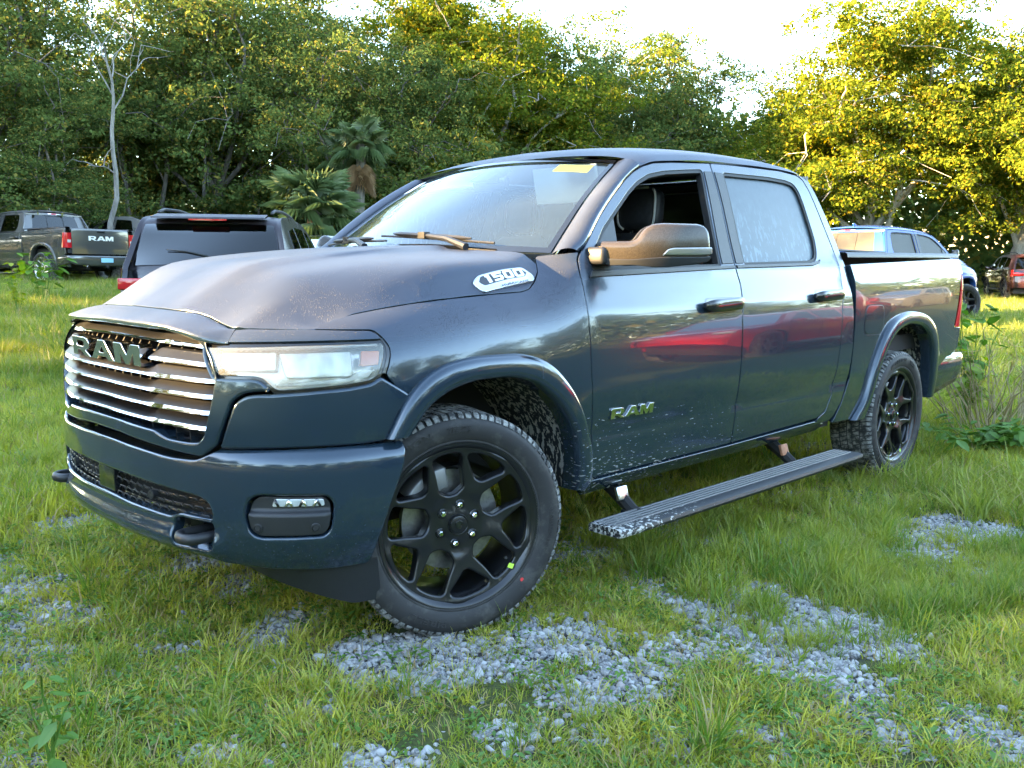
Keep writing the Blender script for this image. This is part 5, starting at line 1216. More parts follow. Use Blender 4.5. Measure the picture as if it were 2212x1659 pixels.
PX = []; 
def grass_pts(n, d0, d1, pick):
    x, y, d = wedge(n, d0, d1); g = gravel(x, y); bare = sstep(.56, .72, fbm(x * 2.3 + 40, y * 2.3, 61)) * .75; keep = rng.uniform(0, 1, n) > np.maximum(np.clip(g * 1.1, 0, .86), bare)
    x, y, d, g = x[keep], y[keep], d[keep], g[keep]
    # bare under the tyres
    for (wx, wy) in ((0, -.87), (3.672, -.87), (0, .87), (3.672, .87)):
        k = (np.abs(x - wx) > .22) | (np.abs(y - wy) > .17); x, y, d, g = x[k], y[k], d[k], g[k]
    lush = fbm(x * .6 + 3, y * .6, 77) + .30 * np.exp(-((x - 3.6) / 1.5) ** 2 - ((y + 1.9) / .9) ** 2) + .22 * sstep(1.5, 5, x) * sstep(-1.2, -3, y) + .18 * sstep(7, 14, d)
    i = pick(lush, rng.uniform(0, 1, len(x)), d, x, y)
    s = rng.uniform(.70, 1.2, len(x)) * np.where(d < 5, .78, .9) * (.65 + .75 * fbm(x * 1.3 + 70, y * 1.3, 83)); PX.append((x, y, s, i))
def near(l, u, d, x, y):
    i = np.where(u < .42, 0, np.where(u < .68, 1, np.where(u < .76, 2, np.where(u < .89, 3, np.where(u < .915, 4, 6)))))
    i = np.where((l > .74) & (u > .6), 4, i); i = np.where((l > .92) & (u > .85), 5, i); return i
def mid(l, u, d, x, y):
    i = np.where(u < .35, 1, np.where(u < .6, 2, np.where(u < .75, 4, np.where(u < .82, 6, 7)))); i = np.where((l > .70) & (u > .6), 4, i); i = np.where((l > .84) & (u > .85), 5, i); return i
def farp(l, u, d, x, y): return np.where(u < .72, 7, 8)
grass_pts(17000, 1.5, 5.0, near); grass_pts(19000, 5.0, 11, mid); grass_pts(24000, 11, 34, farp); grass_pts(12000, 34, 85, farp)
x = np.concatenate([p[0] for p in PX]); y = np.concatenate([p[1] for p in PX]); s = np.concatenate([p[2] for p in PX]); i = np.concatenate([p[3] for p in PX])
R = np.stack([rng.normal(0, .08, len(x)), rng.normal(0, .08, len(x)), rng.uniform(0, 6.283, len(x))], 1)
scatter('grass', np.stack([x, y, GZ(x, y) - .004], 1), s.astype(np.float32), R, i.astype(np.int32), lg, 'short yellow green grass growing between the gravel patches')
gp = []
for (n, d0, d1) in ((150000, 1.6, 5.5), (110000, 5.5, 12)):
    x, y, d = wedge(n, d0, d1); g = gravel(x, y); k = rng.uniform(0, 1, n) < np.clip(g * 1.05 - .05, 0, 1) * (.95 if d1 < 6 else .7) + .016; gp.append((x[k], y[k]))
x = np.concatenate([p[0] for p in gp]); y = np.concatenate([p[1] for p in gp]); sz = rng.lognormal(math.log(.0115), .42, len(x)); sz = np.minimum(sz, .024); zz = GZ(x, y) + sz * rng.uniform(-.40, .22, len(x))
scatter('gravel', np.stack([x, y, zz], 1), sz.astype(np.float32), np.stack([rng.normal(0, .5, len(x)), rng.normal(0, .5, len(x)), rng.uniform(0, 6.283, len(x))], 1), rng.integers(0, 5, len(x)).astype(np.int32), ls_, 'loose blue grey crushed stone lying in patches')
# ================================================================= trees
def limb_path(r, a, b, n, wob):
    t = np.linspace(0, 1, n)[:, None]; P = a + (b - a) * t; L = np.linalg.norm(b - a)
    k = np.cumsum(r.normal(0, wob * L / n, (n, 3)), 0); k -= k[0]; k = k - t * k[-1] * .7; sag = np.array([0, 0, .10 * L]) * np.sin(t * math.pi); return P + k + sag
def tree_data(seed, H, R, nl=6, fork=.32, clump=.85, per=150, leaf=.13, lean=0., trunk_r=.22, open_=.0, low=.30, sub=3):
    """trunk tubes and crown leaves of one tree, standing at the origin"""
    r = np.random.default_rng(seed); m = MB(); tips = []
    top = np.array([lean * H * .3, r.normal(0, .2), H * fork]); tp = limb_path(r, np.zeros(3), top, 7, .25); m.tube(tp, np.linspace(trunk_r * 1.25, trunk_r * .8, 7), 8)
    for i in range(nl):
        az = 2 * math.pi * (i + r.uniform(-.3, .3)) / nl; el = r.uniform(.25, 1.25); h = r.uniform(low + .15, 1.) if i else 1.
        if i == 0: end = np.array([lean * H * .5, 0, H * .93])
        else: end = np.array([math.cos(az) * R * r.uniform(.6, 1.) * (1.15 - .55 * h), math.sin(az) * R * r.uniform(.6, 1.) * (1.15 - .55 * h), H * h * .95]) + [lean * H * .3, 0, 0]
        st = tp[r.integers(4, 7)]; P = limb_path(r, st, end, 8, .35); rr = trunk_r * r.uniform(.42, .62); m.tube(P, np.linspace(rr, rr * .22, 8), 6)
        for k in range(3, 8): tips.append((P[k], .6 + .4 * k / 7))
        for j in range(sub):
            q = P[r.integers(3, 7)]; e = q + r.normal(0, 1, 3) * [R * .34, R * .34, H * .10] + [0, 0, H * .03]; P2 = limb_path(r, q, e, 5, .4); m.tube(P2, np.linspace(rr * .4, rr * .1, 5), 5)
            tips += [(P2[2], .8), (P2[4], 1.)]
            for jj in range(2):
                e2 = P2[r.integers(2, 5)] + r.normal(0, 1, 3) * [R * .2, R * .2, H * .06]; tips.append((e2, 1.)); m.tube(limb_path(r, P2[3], e2, 4, .3), np.linspace(rr * .14, .008, 4), 4)
    pos = []; sc = []
    for c, s in tips:
        if r.uniform() < open_: continue
        cr = clump * s * r.uniform(.75, 1.3); ns = r.integers(6, 10); q = r.normal(0, 1, (ns, 3)); q /= np.linalg.norm(q, axis=1)[:, None]; q = c + q * (r.uniform(.3, 1, (ns, 1)) ** .5) * cr * [1.15, 1.15, .6]
        for g_ in q:
            n = int(per * s / 8 * r.uniform(.7, 1.4)); sr = cr * r.uniform(.24, .42); d = r.normal(0, 1, (n, 3)); d /= np.linalg.norm(d, axis=1)[:, None]; dd = d * (r.uniform(.3, 1, (n, 1)) ** .4) * sr * [1.1, 1.1, .62]; pos.append(g_ + dd); sc.append(d + [0, 0, .35])
    C = np.concatenate(pos); n = len(C); e = r.normal(0, 1, (n, 3)) + [0, 0, -.25]; e /= np.linalg.norm(e, axis=1)[:, None]; nn = np.concatenate(sc) * 1.6 + r.normal(0, .45, (n, 3)); nn /= np.linalg.norm(nn, axis=1)[:, None]; e = e - nn * (e * nn).sum(1)[:, None]; e /= np.linalg.norm(e, axis=1)[:, None] + 1e-6; f = np.cross(nn, e)
    L = leaf * r.uniform(.5, 1.6, (n, 1)); V = np.stack([C, C + e * L * .5 + f * L * .30, C + e * L, C + e * L * .5 - f * L * .30], 1)
    return m, V
def leaves_mesh(name, V, mat):
    n = len(V); me = bpy.data.meshes.new(name); me.vertices.add(n * 4); me.vertices.foreach_set('co', V.astype(np.float32).ravel()); me.loops.add(n * 4); me.loops.foreach_set('vertex_index', np.arange(n * 4, dtype=np.int32)); me.polygons.add(n)
    me.polygons.foreach_set('loop_start', np.arange(0, n * 4, 4, dtype=np.int32)); me.polygons.foreach_set('loop_total', np.full(n, 4, np.int32)); me.materials.append(MATS[mat]); me.update(calc_edges=True); return me
VAR = {}
def variant(key, leafm, barkm, **kw):
    m, V = tree_data(**kw); tm = m.build('trunk', barkm, None, True, fix=False); bm_ = tm.data; bpy.data.objects.remove(tm); VAR[key] = (bm_, leaves_mesh('crown', V, leafm), kw['H'])
variant('oakA', 'oak_leaf', 'grey_bark', seed=11, H=12., R=4.6, nl=8, per=310, leaf=.115, trunk_r=.20, low=.15, sub=4, clump=1.1)
variant('oakB', 'oak_leaf', 'grey_bark', seed=12, H=12., R=4.2, nl=8, per=300, leaf=.115, trunk_r=.18, low=.20, sub=4, clump=1.05, open_=.05)
variant('oakC', 'oak_leaf', 'oak_bark', seed=13, H=12., R=3.6, nl=7, per=290, leaf=.115, trunk_r=.16, low=.1, sub=4, clump=1.0, lean=.2)
variant('goldA', 'gold_leaf', 'pale_bark', seed=24, H=12., R=5.2, nl=11, per=470, leaf=.12, trunk_r=.26, low=.25, sub=5, clump=1.2, fork=.22)
variant('goldB', 'gold_leaf', 'pale_bark', seed=25, H=12., R=4.2, nl=10, per=400, leaf=.12, trunk_r=.22, low=.28, sub=5, clump=1.1, fork=.25, open_=.05)
variant('under', 'oak_leaf', 'oak_bark', seed=31, H=5., R=2.6, nl=7, per=170, leaf=.115, trunk_r=.08, low=.05, sub=3, clump=.75, fork=.15)
variant('slim', 'oak_leaf', 'grey_bark', seed=33, H=9., R=1.6, nl=4, per=80, leaf=.14, trunk_r=.09, low=.6, sub=2, clump=.7, fork=.6)
def tree(name, key, x, y, H, rot, label, group, wide=1.):
    tm, cm, h0 = VAR[key]; e = empty(name, None, (x, y, float(GZ(x, y)) - .05)); s = H / h0; e.scale = (s * wide, s * wide, s); e.rotation_euler = (0, 0, rot); tag(e, label, 'tree', group)
    a = bpy.data.objects.new('trunk', tm); put(a, e); b = bpy.data.objects.new('crown', cm); put(b, e); return e
def tree_px(name, key, px, dist, top, rot, label, group='trees along the far edge of the lot', wide=1.):
    p = ray_at(px, 560, dist); H = ray_at(px, top, dist)[2] - float(GZ(p[0], p[1])); return tree(name, key, p[0], p[1], H, rot, label, group, wide)
G1, G2 = 'trees along the far edge of the lot', 'golden trees beyond the blue pickup'
T = [('oak_tree', 'oakB', -70, 33, -120, .3, 'tall oak rising at the left edge behind the grey pickup cab'),
     ('oak_tree', 'oakA', 70, 36, -150, 1.4, 'broad dark oak above the roof of the grey pickup'),
     ('oak_tree', 'oakC', 150, 30, 130, 2.2, 'low leafy oak directly behind the grey pickup bed'),
     ('oak_tree', 'oakB', 330, 39, -100, 3.9, 'open crowned oak with sky gaps right of the bare pale tree'),
     ('oak_tree', 'oakA', 470, 35, -110, 5.1, 'tall spreading oak above the black SUV'),
     ('oak_tree', 'oakB', 600, 40, -80, .9, 'high oak behind the fan palm with its crown out of frame'),
     ('oak_tree', 'oakA', 700, 33, 60, 2.8, 'dense green oak whose crown hangs over the fan palm'),
     ('oak_tree', 'oakC', 800, 42, 5, 4.4, 'thin topped tree at the sky gap left of the hood centre'),
     ('oak_tree', 'oakA', 890, 34, 110, 3.3, 'shaded bushy oak just left of the windshield top'),
     ('gold_tree', 'goldB', 960, 40, 5, 1.9, 'tall tree with yellow lit top above the windshield'),
     ('gold_tree', 'goldB', 1090, 37, 0, .2, 'yellow lit tree rising above the front of the cab roof'),
     ('oak_tree', 'oakA', 1180, 40, 60, 5.6, 'dark oak behind the cab roof with sunlit upper leaves'),
     ('oak_tree', 'oakB', 1300, 43, 75, 2.5, 'oak behind the driver door window with rounded top'),
     ('oak_tree', 'oakA', 1430, 46, 95, 1.1, 'oak behind the middle of the roof, gap of sky on its left'),
     ('oak_tree', 'oakB', 1550, 47, 120, 4.0, 'lowest of the dark oaks, above the rear door'),
     ('gold_tree', 'goldB', 1690, 44, 190, 3.0, 'small golden tree at the left foot of the great golden tree'),
     ('gold_tree', 'goldA', 1890, 40, 5, .6, 'great golden tree with pale limbs behind the blue pickup', ),
     ('gold_tree', 'goldA', 2185, 43, 20, 2.1, 'golden tree with open sunlit crown at the upper right edge'),
     ('oak_tree', 'goldB', 2120, 92, 300, 4.8, 'dark spreading tree above the far parked cars'),
     ('oak_tree', 'oakB', 2290, 46, 180, 1.0, 'dark tree cut off by the right edge of the picture')]
for (nm, key, px, d, top, rot, lab) in T:
    tree_px(nm, key, px, d, top, rot, lab, G2 if px > 1600 else G1, 1.05 if key != 'oakC' else 1.2)
ORD = 'first second third fourth fifth sixth seventh eighth ninth tenth eleventh twelfth thirteenth fourteenth fifteenth sixteenth'.split()
for k, (px, d, top) in enumerate([(-40, 30, 300), (40, 34, 330), (110, 38, 300), (300, 37, 330), (390, 40, 300), (500, 38, 330), (560, 33, 360), (760, 36, 300), (830, 32, 330), (930, 38, 260), (1000, 35, 300), (1120, 38, 260), (1250, 42, 260), (1400, 46, 280), (1530, 48, 290), (1640, 47, 330)]):
    tree_px('understory_tree', 'under', px, d, top, k * 1.7, 'low dark green understory tree at the wood edge, %s from the left' % ORD[k], 'understory trees at the wood edge', 1.25)
for k, (px, d, top) in enumerate([(20, 35, 100), (95, 33, 120), (265, 34, 150), (310, 36, 140), (350, 35, 130), (430, 37, 120), (460, 34, 200), (545, 36, 150), (850, 38, 180), (920, 36, 150)]):
    tree_px('slender_tree', 'slim', px, d, top, k * 2.3, 'slender grey trunk in the dark wood, %s from the left' % ORD[k], 'slender trunks in the dark wood')
bark('birch_bark', (.10, .092, .08), (.28, .265, .24))
# the pale, nearly leafless tree
def bare():
    r = np.random.default_rng(5); m = MB(); P = limb_path(r, np.zeros(3), np.array([.25, 0, 6.4]), 12, .12); P[:, 0] += .25 * np.sin(np.linspace(0, 3, 12)); m.tube(P, np.linspace(.085, .022, 12), 8)
    for (k, dx, dz) in ((4, -.7, .15), (7, 1.0, 1.9), (8, -.9, 1.7), (9, .5, 1.5), (10, -.5, 1.2)):
        q = P[k]; e = q + np.array([dx, r.normal(0, .6), dz]); L = limb_path(r, q, e, 7, .3); m.tube(L, np.linspace(.024, .006, 7), 6)
        for j in range(4): s = L[r.integers(2, 7)]; m.tube(limb_path(r, s, s + r.normal(0, .5, 3) + [0, 0, .2], 5, .4), np.linspace(.016, .004, 5), 4)
    return m
p = ray_at(226, 560, 27.5); e = empty('bare_tree', None, (p[0], p[1], float(GZ(p[0], p[1])))); e.rotation_euler = (0, 0, RAD(-20)); tag(e, 'pale nearly leafless tree trunk between grey pickup and black SUV', 'tree'); bare().build('trunk', 'birch_bark', e, True, fix=False)
# wood behind everything: dense dark foliage mass
r = np.random.default_rng(99); n = 52000; ang = r.uniform(RAD(8), RAD(85), n); dd = r.uniform(44, 58, n); hh = 8.5 * r.uniform(0, 1, n) ** .8 * (1 - .35 * sstep(RAD(55), RAD(75), ang))
C = np.stack([CAM[0] + dd * np.sin(ang), CAM[1] + dd * np.cos(ang), .6 + hh], 1); keep = fbm(ang * 26 + dd * .15, hh * .55, 8) > .36; C = C[keep]; n = len(C)
e = r.normal(0, 1, (n, 3)); e /= np.linalg.norm(e, axis=1)[:, None]; f = np.cross(r.normal(0, 1, (n, 3)), e); f /= np.linalg.norm(f, axis=1)[:, None]; L = .42 * r.uniform(.6, 1.3, (n, 1))
o = bpy.data.objects.new('woods', leaves_mesh('woods', np.stack([C, C + e * L * .5 + f * L * .32, C + e * L, C + e * L * .5 - f * L * .32], 1), 'oak_leaf')); COL.objects.link(o); tag(o, 'dense dark wood filling the distance behind the trees', kind='stuff')
# ---------------------------------------------------------------- palms
def fan(m, r, base, dirv, L, droop, mi=0, stiff=.25):
    dirv = dirv / np.linalg.norm(dirv); side = np.cross(dirv, (0, 0, 1)); side /= np.linalg.norm(side) + 1e-6; hub = base + dirv * L * .45 + np.array([0, 0, -droop * L * .12])
    m.tube([base, (base + hub) / 2 + [0, 0, .05], hub], [.02, .015, .012], 4, mi); up = np.cross(side, dirv)
    for a in np.linspace(-1.9, 1.9, 22):
        l = L * .62 * (1 - .12 * abs(a)) * r.uniform(.9, 1.05); d = dirv * math.cos(a) + side * math.sin(a); tip = hub + d * l + np.array([0, 0, -droop * l * (.45 + .4 * abs(a) / 1.9)]); mid_ = hub + d * l * .55 + up * .04 + np.array([0, 0, -droop * l * .12]); w = np.cross(d, up) * .028
        m.add([hub, mid_ + w, tip, mid_ - w], [(0, 1, 2), (0, 2, 3)], mi)
def palm(name, px, dist, h, n, L, label, dead=10, tr=.16):
    r = np.random.default_rng(int(px)); p = ray_at(px, 560, dist); e = empty(name, None, (p[0], p[1], float(GZ(p[0], p[1])) - .05)); tag(e, label, 'palm tree', 'palms in front of the wood')
    m = MB(); P = limb_path(r, np.zeros(3), np.array([.1, 0, h]), 7, .05); m.tube(P, np.linspace(tr * 1.1, tr * .9, 7), 10); m.build('trunk', 'grey_bark', e, True, fix=False); top = P[-1]; m = MB()
    for k in range(n):
        az = k * 2.399; el = math.sin(k / n * 2.2 - .55); fan(m, r, top + [0, 0, r.uniform(-.15, .15)], np.array([math.cos(az) * math.cos(el), math.sin(az) * math.cos(el), math.sin(el)]), L * r.uniform(.85, 1.1), .55 + .5 * (el < .1))
    m.build('crown', 'palm_leaf', e, False, fix=False)
    if dead:
        m = MB()
        for k in range(dead):
            az = k * 2.399 + .7; fan(m, r, top + [0, 0, -.25 - r.uniform(0, .5)], np.array([math.cos(az) * .45, math.sin(az) * .45, -.9]), L * r.uniform(.7, 1.), .5)
        m.build('dead_skirt', 'dead_palm', e, False, fix=False)
palm('fan_palm', 672, 24, 2.3, 42, 1.45, 'full green fan palm right of the black SUV', 6)
palm('fan_palm', 775, 28.5, 4.7, 20, 1.05, 'taller fan palm with brown dead fronds hanging under its crown', 16)
palm('fan_palm', 742, 30, 4.4, 14, 1.1, 'partly hidden fan palm behind the one with brown fronds', 4)
palm('fan_palm', 455, 33, 1.2, 18, 1.3, 'small dark palmetto low in the wood above the black SUV', 0)
palm('fan_palm', 60, 29, .9, 20, 1.3, 'small palmetto behind the grey pickup cab roof', 0)
# ---------------------------------------------------------------- trees outside the picture: they shade the lot and stand in the paint's reflections
SH = np.array([math.sin(SUN_YAW), math.cos(SUN_YAW)]); PP = np.array([SH[1], -SH[0]])     # towards the sun, and across
shade = []
C0 = np.array([1.2, -.6]); TEL = math.tan(SUN_EL)
for k, (t_, o_, H, key) in enumerate([(26, -6.5, 13, 'oakA'), (27, -2.6, 12.5, 'oakB'), (26, 3.2, 13, 'oakA'), (31, .6, 9.2, 'oakA'), (30, 6.6, 13, 'oakB'), (34, -9.5, 14, 'oakA'), (36, 10.5, 14, 'oakC'), (40, 4.0, 11, 'oakA'), (38, -4.5, 12, 'oakA'), (33, -14, 14, 'oakB'), (30, -19, 14, 'oakA')]):
    c = C0 + SH * t_ + PP * o_; shade.append(tree('oak_tree', key, c[0], c[1], H, k * 1.3, 'oak standing outside the left of the picture', 'trees outside the left of the picture', 1.05))
for k, (x_, y_, H, key) in enumerate([(-14, 36, 14, 'oakA'), (-19, 41, 14, 'oakB'), (-9, 34.5, 12, 'oakA'), (-24, 36, 13, 'oakA'), (-4, 37, 13, 'oakB')]): tree('oak_tree', key, x_, y_, H, k * 1.1, 'oak standing outside the left of the picture', 'trees outside the left of the picture', 1.1)
# leaves are cut out of those crowns to let the low sun reach the nose of the hood and the door mirror
bpy.context.view_layer.update()
def proj_sun(p): q = p[:, :2] - C0; t_ = q @ SH; return np.stack([q @ PP, p[:, 2] - t_ * TEL], 1)
tg_ = proj_sun(np.array([(-.74, .10, 1.17), (-.60, .0, 1.27), (.85, -1.13, 1.42)]))
for e in shade:
    ob = next(c for c in e.children if c.name.startswith('crown')); M_ = np.array((Matrix.LocRotScale(e.location, e.rotation_euler, e.scale))); n = len(ob.data.vertices); V = np.empty(n * 3, np.float32); ob.data.vertices.foreach_get('co', V); V = V.reshape(-1, 3)
    Wd = V @ M_[:3, :3].T + M_[:3, 3]; q = proj_sun(Wd).reshape(-1, 4, 2).mean(1); bad = np.zeros(len(q), bool)
    for (o_, h_), (ra, rb) in zip(tg_, ((.85, .30), (.80, .28), (.60, .42))): bad |= (((q[:, 0] - o_) / ra) ** 2 + ((q[:, 1] - h_) / rb) ** 2) < 1
    if bad.any(): ob.data = leaves_mesh('crown', V.reshape(-1, 4, 3)[~bad], 'oak_leaf')
for k, (x_, y_, H) in enumerate([(-14, -34, 11), (-8, -42, 13), (-1, -36, 9), (4, -40, 12), (10, -35, 10), (13, -44, 14), (19, -37, 12), (24, -41, 9), (30, -36, 11), (33, -44, 13), (39, -34, 10), (45, -38, 12), (50, -30, 11), (57, -33, 13), (60, -25, 10), (-20, -37, 12), (-27, -30, 10), (-31, -36, 13), (-36, -20, 12), (-42, -10, 11), (-40, -27, 13)]):
    tree('oak_tree', ('oakA', 'oakB')[k % 2], x_, y_, H, k * 1.9, 'oak on the far side of the lot behind the viewer', 'trees behind the viewer', 1.1)
r = np.random.default_rng(98); n = 42000; ang = r.uniform(RAD(95), RAD(345), n); dd = r.uniform(44, 62, n); hh = 6.0 * r.uniform(0, 1, n) ** .9
C = np.stack([CAM[0] + dd * np.sin(ang), CAM[1] + dd * np.cos(ang), hh + .1], 1); keep = fbm(ang * 22 + dd * .15, hh * .5, 8) + .05 * (3 - hh) > .34; C = C[keep]; n = len(C)
e = r.normal(0, 1, (n, 3)); e /= np.linalg.norm(e, axis=1)[:, None]; f = np.cross(r.normal(0, 1, (n, 3)), e); f /= np.linalg.norm(f, axis=1)[:, None]; L = .95 * r.uniform(.6, 1.3, (n, 1))
o = bpy.data.objects.new('woods', leaves_mesh('woods', np.stack([C, C + e * L * .5 + f * L * .32, C + e * L, C + e * L * .5 - f * L * .32], 1), 'oak_leaf')); COL.objects.link(o); tag(o, 'wood edge on the other sides of the lot', kind='stuff')
# ================================================================= other vehicles
def put_vehicle(root, px, dist, heading_yaw, anchor=(0, 0), zoff=0.):
    """stand a vehicle so that its local anchor point (x rearwards, y) is seen at px, dist metres away; heading from +Y towards +X"""
    p = ray_at(px, 560, dist); a = -heading_yaw - math.pi / 2       # local -X (nose) turned to the heading
    a = math.atan2(math.cos(heading_yaw), math.sin(heading_yaw)) - math.pi; c, s = math.cos(a), math.sin(a)
    ox, oy = c * anchor[0] - s * anchor[1], s * anchor[0] + c * anchor[1]; x, y = p[0] - ox, p[1] - oy
    root.location = (x, y, float(GZ(p[0], p[1])) + zoff); root.rotation_euler = (0, 0, a); return root
GRP = 'other vehicles parked in the lot'
gt = copy_tree(truck); swap(gt, {'blue_paint': 'grey_paint', 'satin_black': 'satin_silver', 'fogged_glass': 'tinted_glass', 'dewy_glass': 'tinted_glass'})
tag(gt, 'grey crew cab pickup with chrome wheels seen from behind at the left edge', 'pickup truck', GRP); put_vehicle(gt, 222, 25.5, RAD(-14), (4.75, 0))
bt = copy_tree(truck); swap(bt, {'blue_paint': 'azure_paint', 'fogged_glass': 'dewy_glass'})
tag(bt, 'bright blue crew cab pickup behind the bed of the dark blue truck', 'pickup truck', GRP); put_vehicle(bt, 1915, 18.6, RAD(100), (2.80, .93))
TY, RM, FC = [next(c for c in W0.children if c.name.split('.')[0] == n).data for n in ('tyre', 'rim', 'wheel_face')]
def car(name, pm, kind='suv'):
    """a closed body: two cut side panels joined by a skin over nose, hood, glass, roof and tail"""
    e = empty(name)
    if kind == 'suv': con = [(.03, .42), (.0, .55), (.02, .80), (.10, .98), (.55, 1.06), (1.12, 1.12), (1.75, 1.62), (2.3, 1.73), (3.2, 1.76), (4.1, 1.73), (4.42, 1.68), (4.72, 1.20), (4.80, 1.05), (4.82, .75), (4.84, .55), (4.80, .42)]; belt = 1.14; W = .96; wx = (.92, 3.80); WB_ = .395
    else: con = [(.03, .36), (.0, .48), (.03, .66), (.12, .76), (.60, .88), (1.25, .97), (1.95, 1.38), (2.4, 1.45), (3.0, 1.44), (3.5, 1.34), (4.15, 1.06), (4.55, 1.02), (4.66, .90), (4.70, .60), (4.68, .40)]; belt = .97; W = .91; wx = (.90, 3.70); WB_ = .34
    C = np.array(con); L = C[:, 0].max(); zr = C[:, 1].max()
    d = np.concatenate([[0], np.cumsum(np.linalg.norm(np.diff(C, axis=0), axis=1))]); t = np.linspace(0, d[-1], 110); k = np.ones(5) / 5
    cx, cz = np.interp(t, d, C[:, 0]), np.interp(t, d, C[:, 1]); cx = np.convolve(np.pad(cx, 2, 'edge'), k, 'valid'); cz = np.convolve(np.pad(cz, 2, 'edge'), k, 'valid')
    def hw_(x, z): return W * (1 - .16 * sstep(.75, .0, x) ** 1.5 - .10 * sstep(L - .6, L + .02, x) ** 1.5) - .04 * sstep(.62, .36, z) - np.maximum(z - belt, 0) * .36 - .02 * sstep(belt - .25, belt, z)
    SV = lambda x, z: np.stack([x + 0 * z, -hw_(x, z), z + 0 * x], -1)
    sk = .035; P = []
    for x, z in zip(cx, cz):
        w = hw_(x, z) - .03; row = []
        for q in np.linspace(-1, 1, 19): row.append((x, w * q, z - .02 * q * q - sk * max(0, (abs(q) - .85) / .15) ** 2 * .3))
        P.append(row)
    P = np.array(P)
    # bow the ends and crown the roof
    for i, (x, z) in enumerate(zip(cx, cz)):
        q = np.linspace(-1, 1, 19); end = float(sstep(.6, 0, x)) - float(sstep(L - .45, L, x)); P[i, :, 0] += .13 * q * q * end
    sk_ = grid('body', P, pm, e); fix_normals(sk_)
    arch = []
    for wc in wx: arch.append([(wc + (WB_ + .05) * math.cos(a), .36 + (WB_ + .05) * math.sin(a)) for a in np.linspace(math.pi + .25, -.25, 18)])
    ol = [(cx[i], cz[i] - .012) for i in range(len(cx))]; bot = [(x, .34) for x in (L - .05,)]
    poly = [tuple(p_) for p_ in ol] + [(wx[1] + WB_ + .12, .34)] + arch[1][::-1] + [(wx[1] - WB_ - .1, .30), (wx[0] + WB_ + .1, .30)] + arch[0][::-1] + [(wx[0] - WB_ - .1, .36)]
    gl = ([(1.42, belt + .03), (2.42, belt + .05), (2.40, zr - .13), (2.05, zr - .17)], [(2.52, belt + .05), (3.38, belt + .06), (3.42, zr - .13), (2.50, zr - .12)], [(3.48, belt + .06), (4.18, belt + .12), (4.05, zr - .20), (3.52, zr - .14)]) if kind == 'suv' else ([(1.55, belt + .02), (2.45, belt + .03), (2.43, zr - .10), (2.1, zr - .12)], [(2.55, belt + .03), (3.4, belt + .03), (3.2, zr - .14), (2.53, zr - .10)])
    for s in (1, -1):
        def mir(o):
            if s < 0: o.data.transform(Matrix.Scale(-1, 4, (0, 1, 0))); o.data.flip_normals()
            return o
        mir(panel('side_panel', poly, [], SV, pm, e, step=.09, edge=.006, depth=.05, gap=0))
        for g_ in gl: mir(panel('side_window', rnd(g_, .05), [], SV, 'tinted_glass', e, step=.1, edge=.003, depth=.01, lift=.004))
        for xs_ in ([1.40, 2.46, 3.44] if kind == 'suv' else [1.5, 2.5, 3.45]):
            m = MB(); zz = np.linspace(.46, belt, 8); m.tube([tuple(SV(np.float64(xs_ + .03 * (z - .8)), np.float64(z)) + [0, -.001, 0]) for z in zz], .005, 4); mir(m.build('door_gap', 'seal_rubber', e))
        m = MB(); m.tube([tuple(SV(np.float64(x), np.float64(.36)) + [0, -.012, 0]) for x in np.linspace(wx[0] + WB_ + .08, wx[1] - WB_ - .08, 6)], .045, 6); mir(m.build('sill_cladding', 'black_plastic', e, True))
        m = MB()
        for a_ in arch: pass
        for wc in wx:
            m = MB(); m.tube([tuple(SV(np.float64(wc + (WB_ + .07) * math.cos(a)), np.float64(.36 + (WB_ + .07) * math.sin(a))) + [0, -.004, 0]) for a in np.linspace(math.pi + .15, -.15, 20)], .028, 6); mir(m.build('arch_cladding', 'black_plastic', e, True))
        Q = [[(x, s * -hw_(x, z) * 1.0 - s * .012 + s * .0, z) for z in np.linspace(belt - .26, belt - .02, 4)] for x in np.linspace(L - .20, L - .045, 4)]
        o = grid('tail_light', Q, 'red_lens', e); fix_normals(o)
        zz0 = belt - .18
        m = MB(); m.box((L - .02, .50, zz0 - .06), (L + .012, W * .92, zz0 + .06)); o = m.build('tail_light', 'red_lens', e, bev=.01); o.data.transform(Matrix.Scale(-s, 4, (0, 1, 0))); fix_normals(o)
        m = MB(); m.box((.03, .50, belt - .30), (.16, W * .86, belt - .20)); o = m.build('headlight', 'clear_lens', e, bev=.02); o.data.transform(Matrix.Scale(-s, 4, (0, 1, 0))); fix_normals(o)
        m = MB(); m.box((1.42, W * .98, belt - .01), (1.60, W * 1.20, belt + .13)); o = m.build('side_mirror', pm, e, bev=.03); o.data.transform(Matrix.Scale(-s, 4, (0, 1, 0))); fix_normals(o)
        if kind == 'suv':
            m = MB(); xs_ = np.linspace(1.95, 4.15, 16); m.tube([(x, -s * .62, float(np.interp(x, cx[20:80], cz[20:80])) + .015 + .045 * min(1, (x - 1.94) / .25, (4.16 - x) / .25)) for x in xs_], .018, 6); m.build('roof_rail', 'black_plastic', e, True)
        for wc in wx:
            w = empty('wheel', e); w.location = (wc, -s * (W - .125), .36); w.scale = (.9, .9, .9)
            if s < 0: w.rotation_euler = (0, 0, math.pi)
            for nm, dt in (('tyre', TY), ('rim', RM), ('wheel_face', FC)): put(bpy.data.objects.new(nm, dt), w)
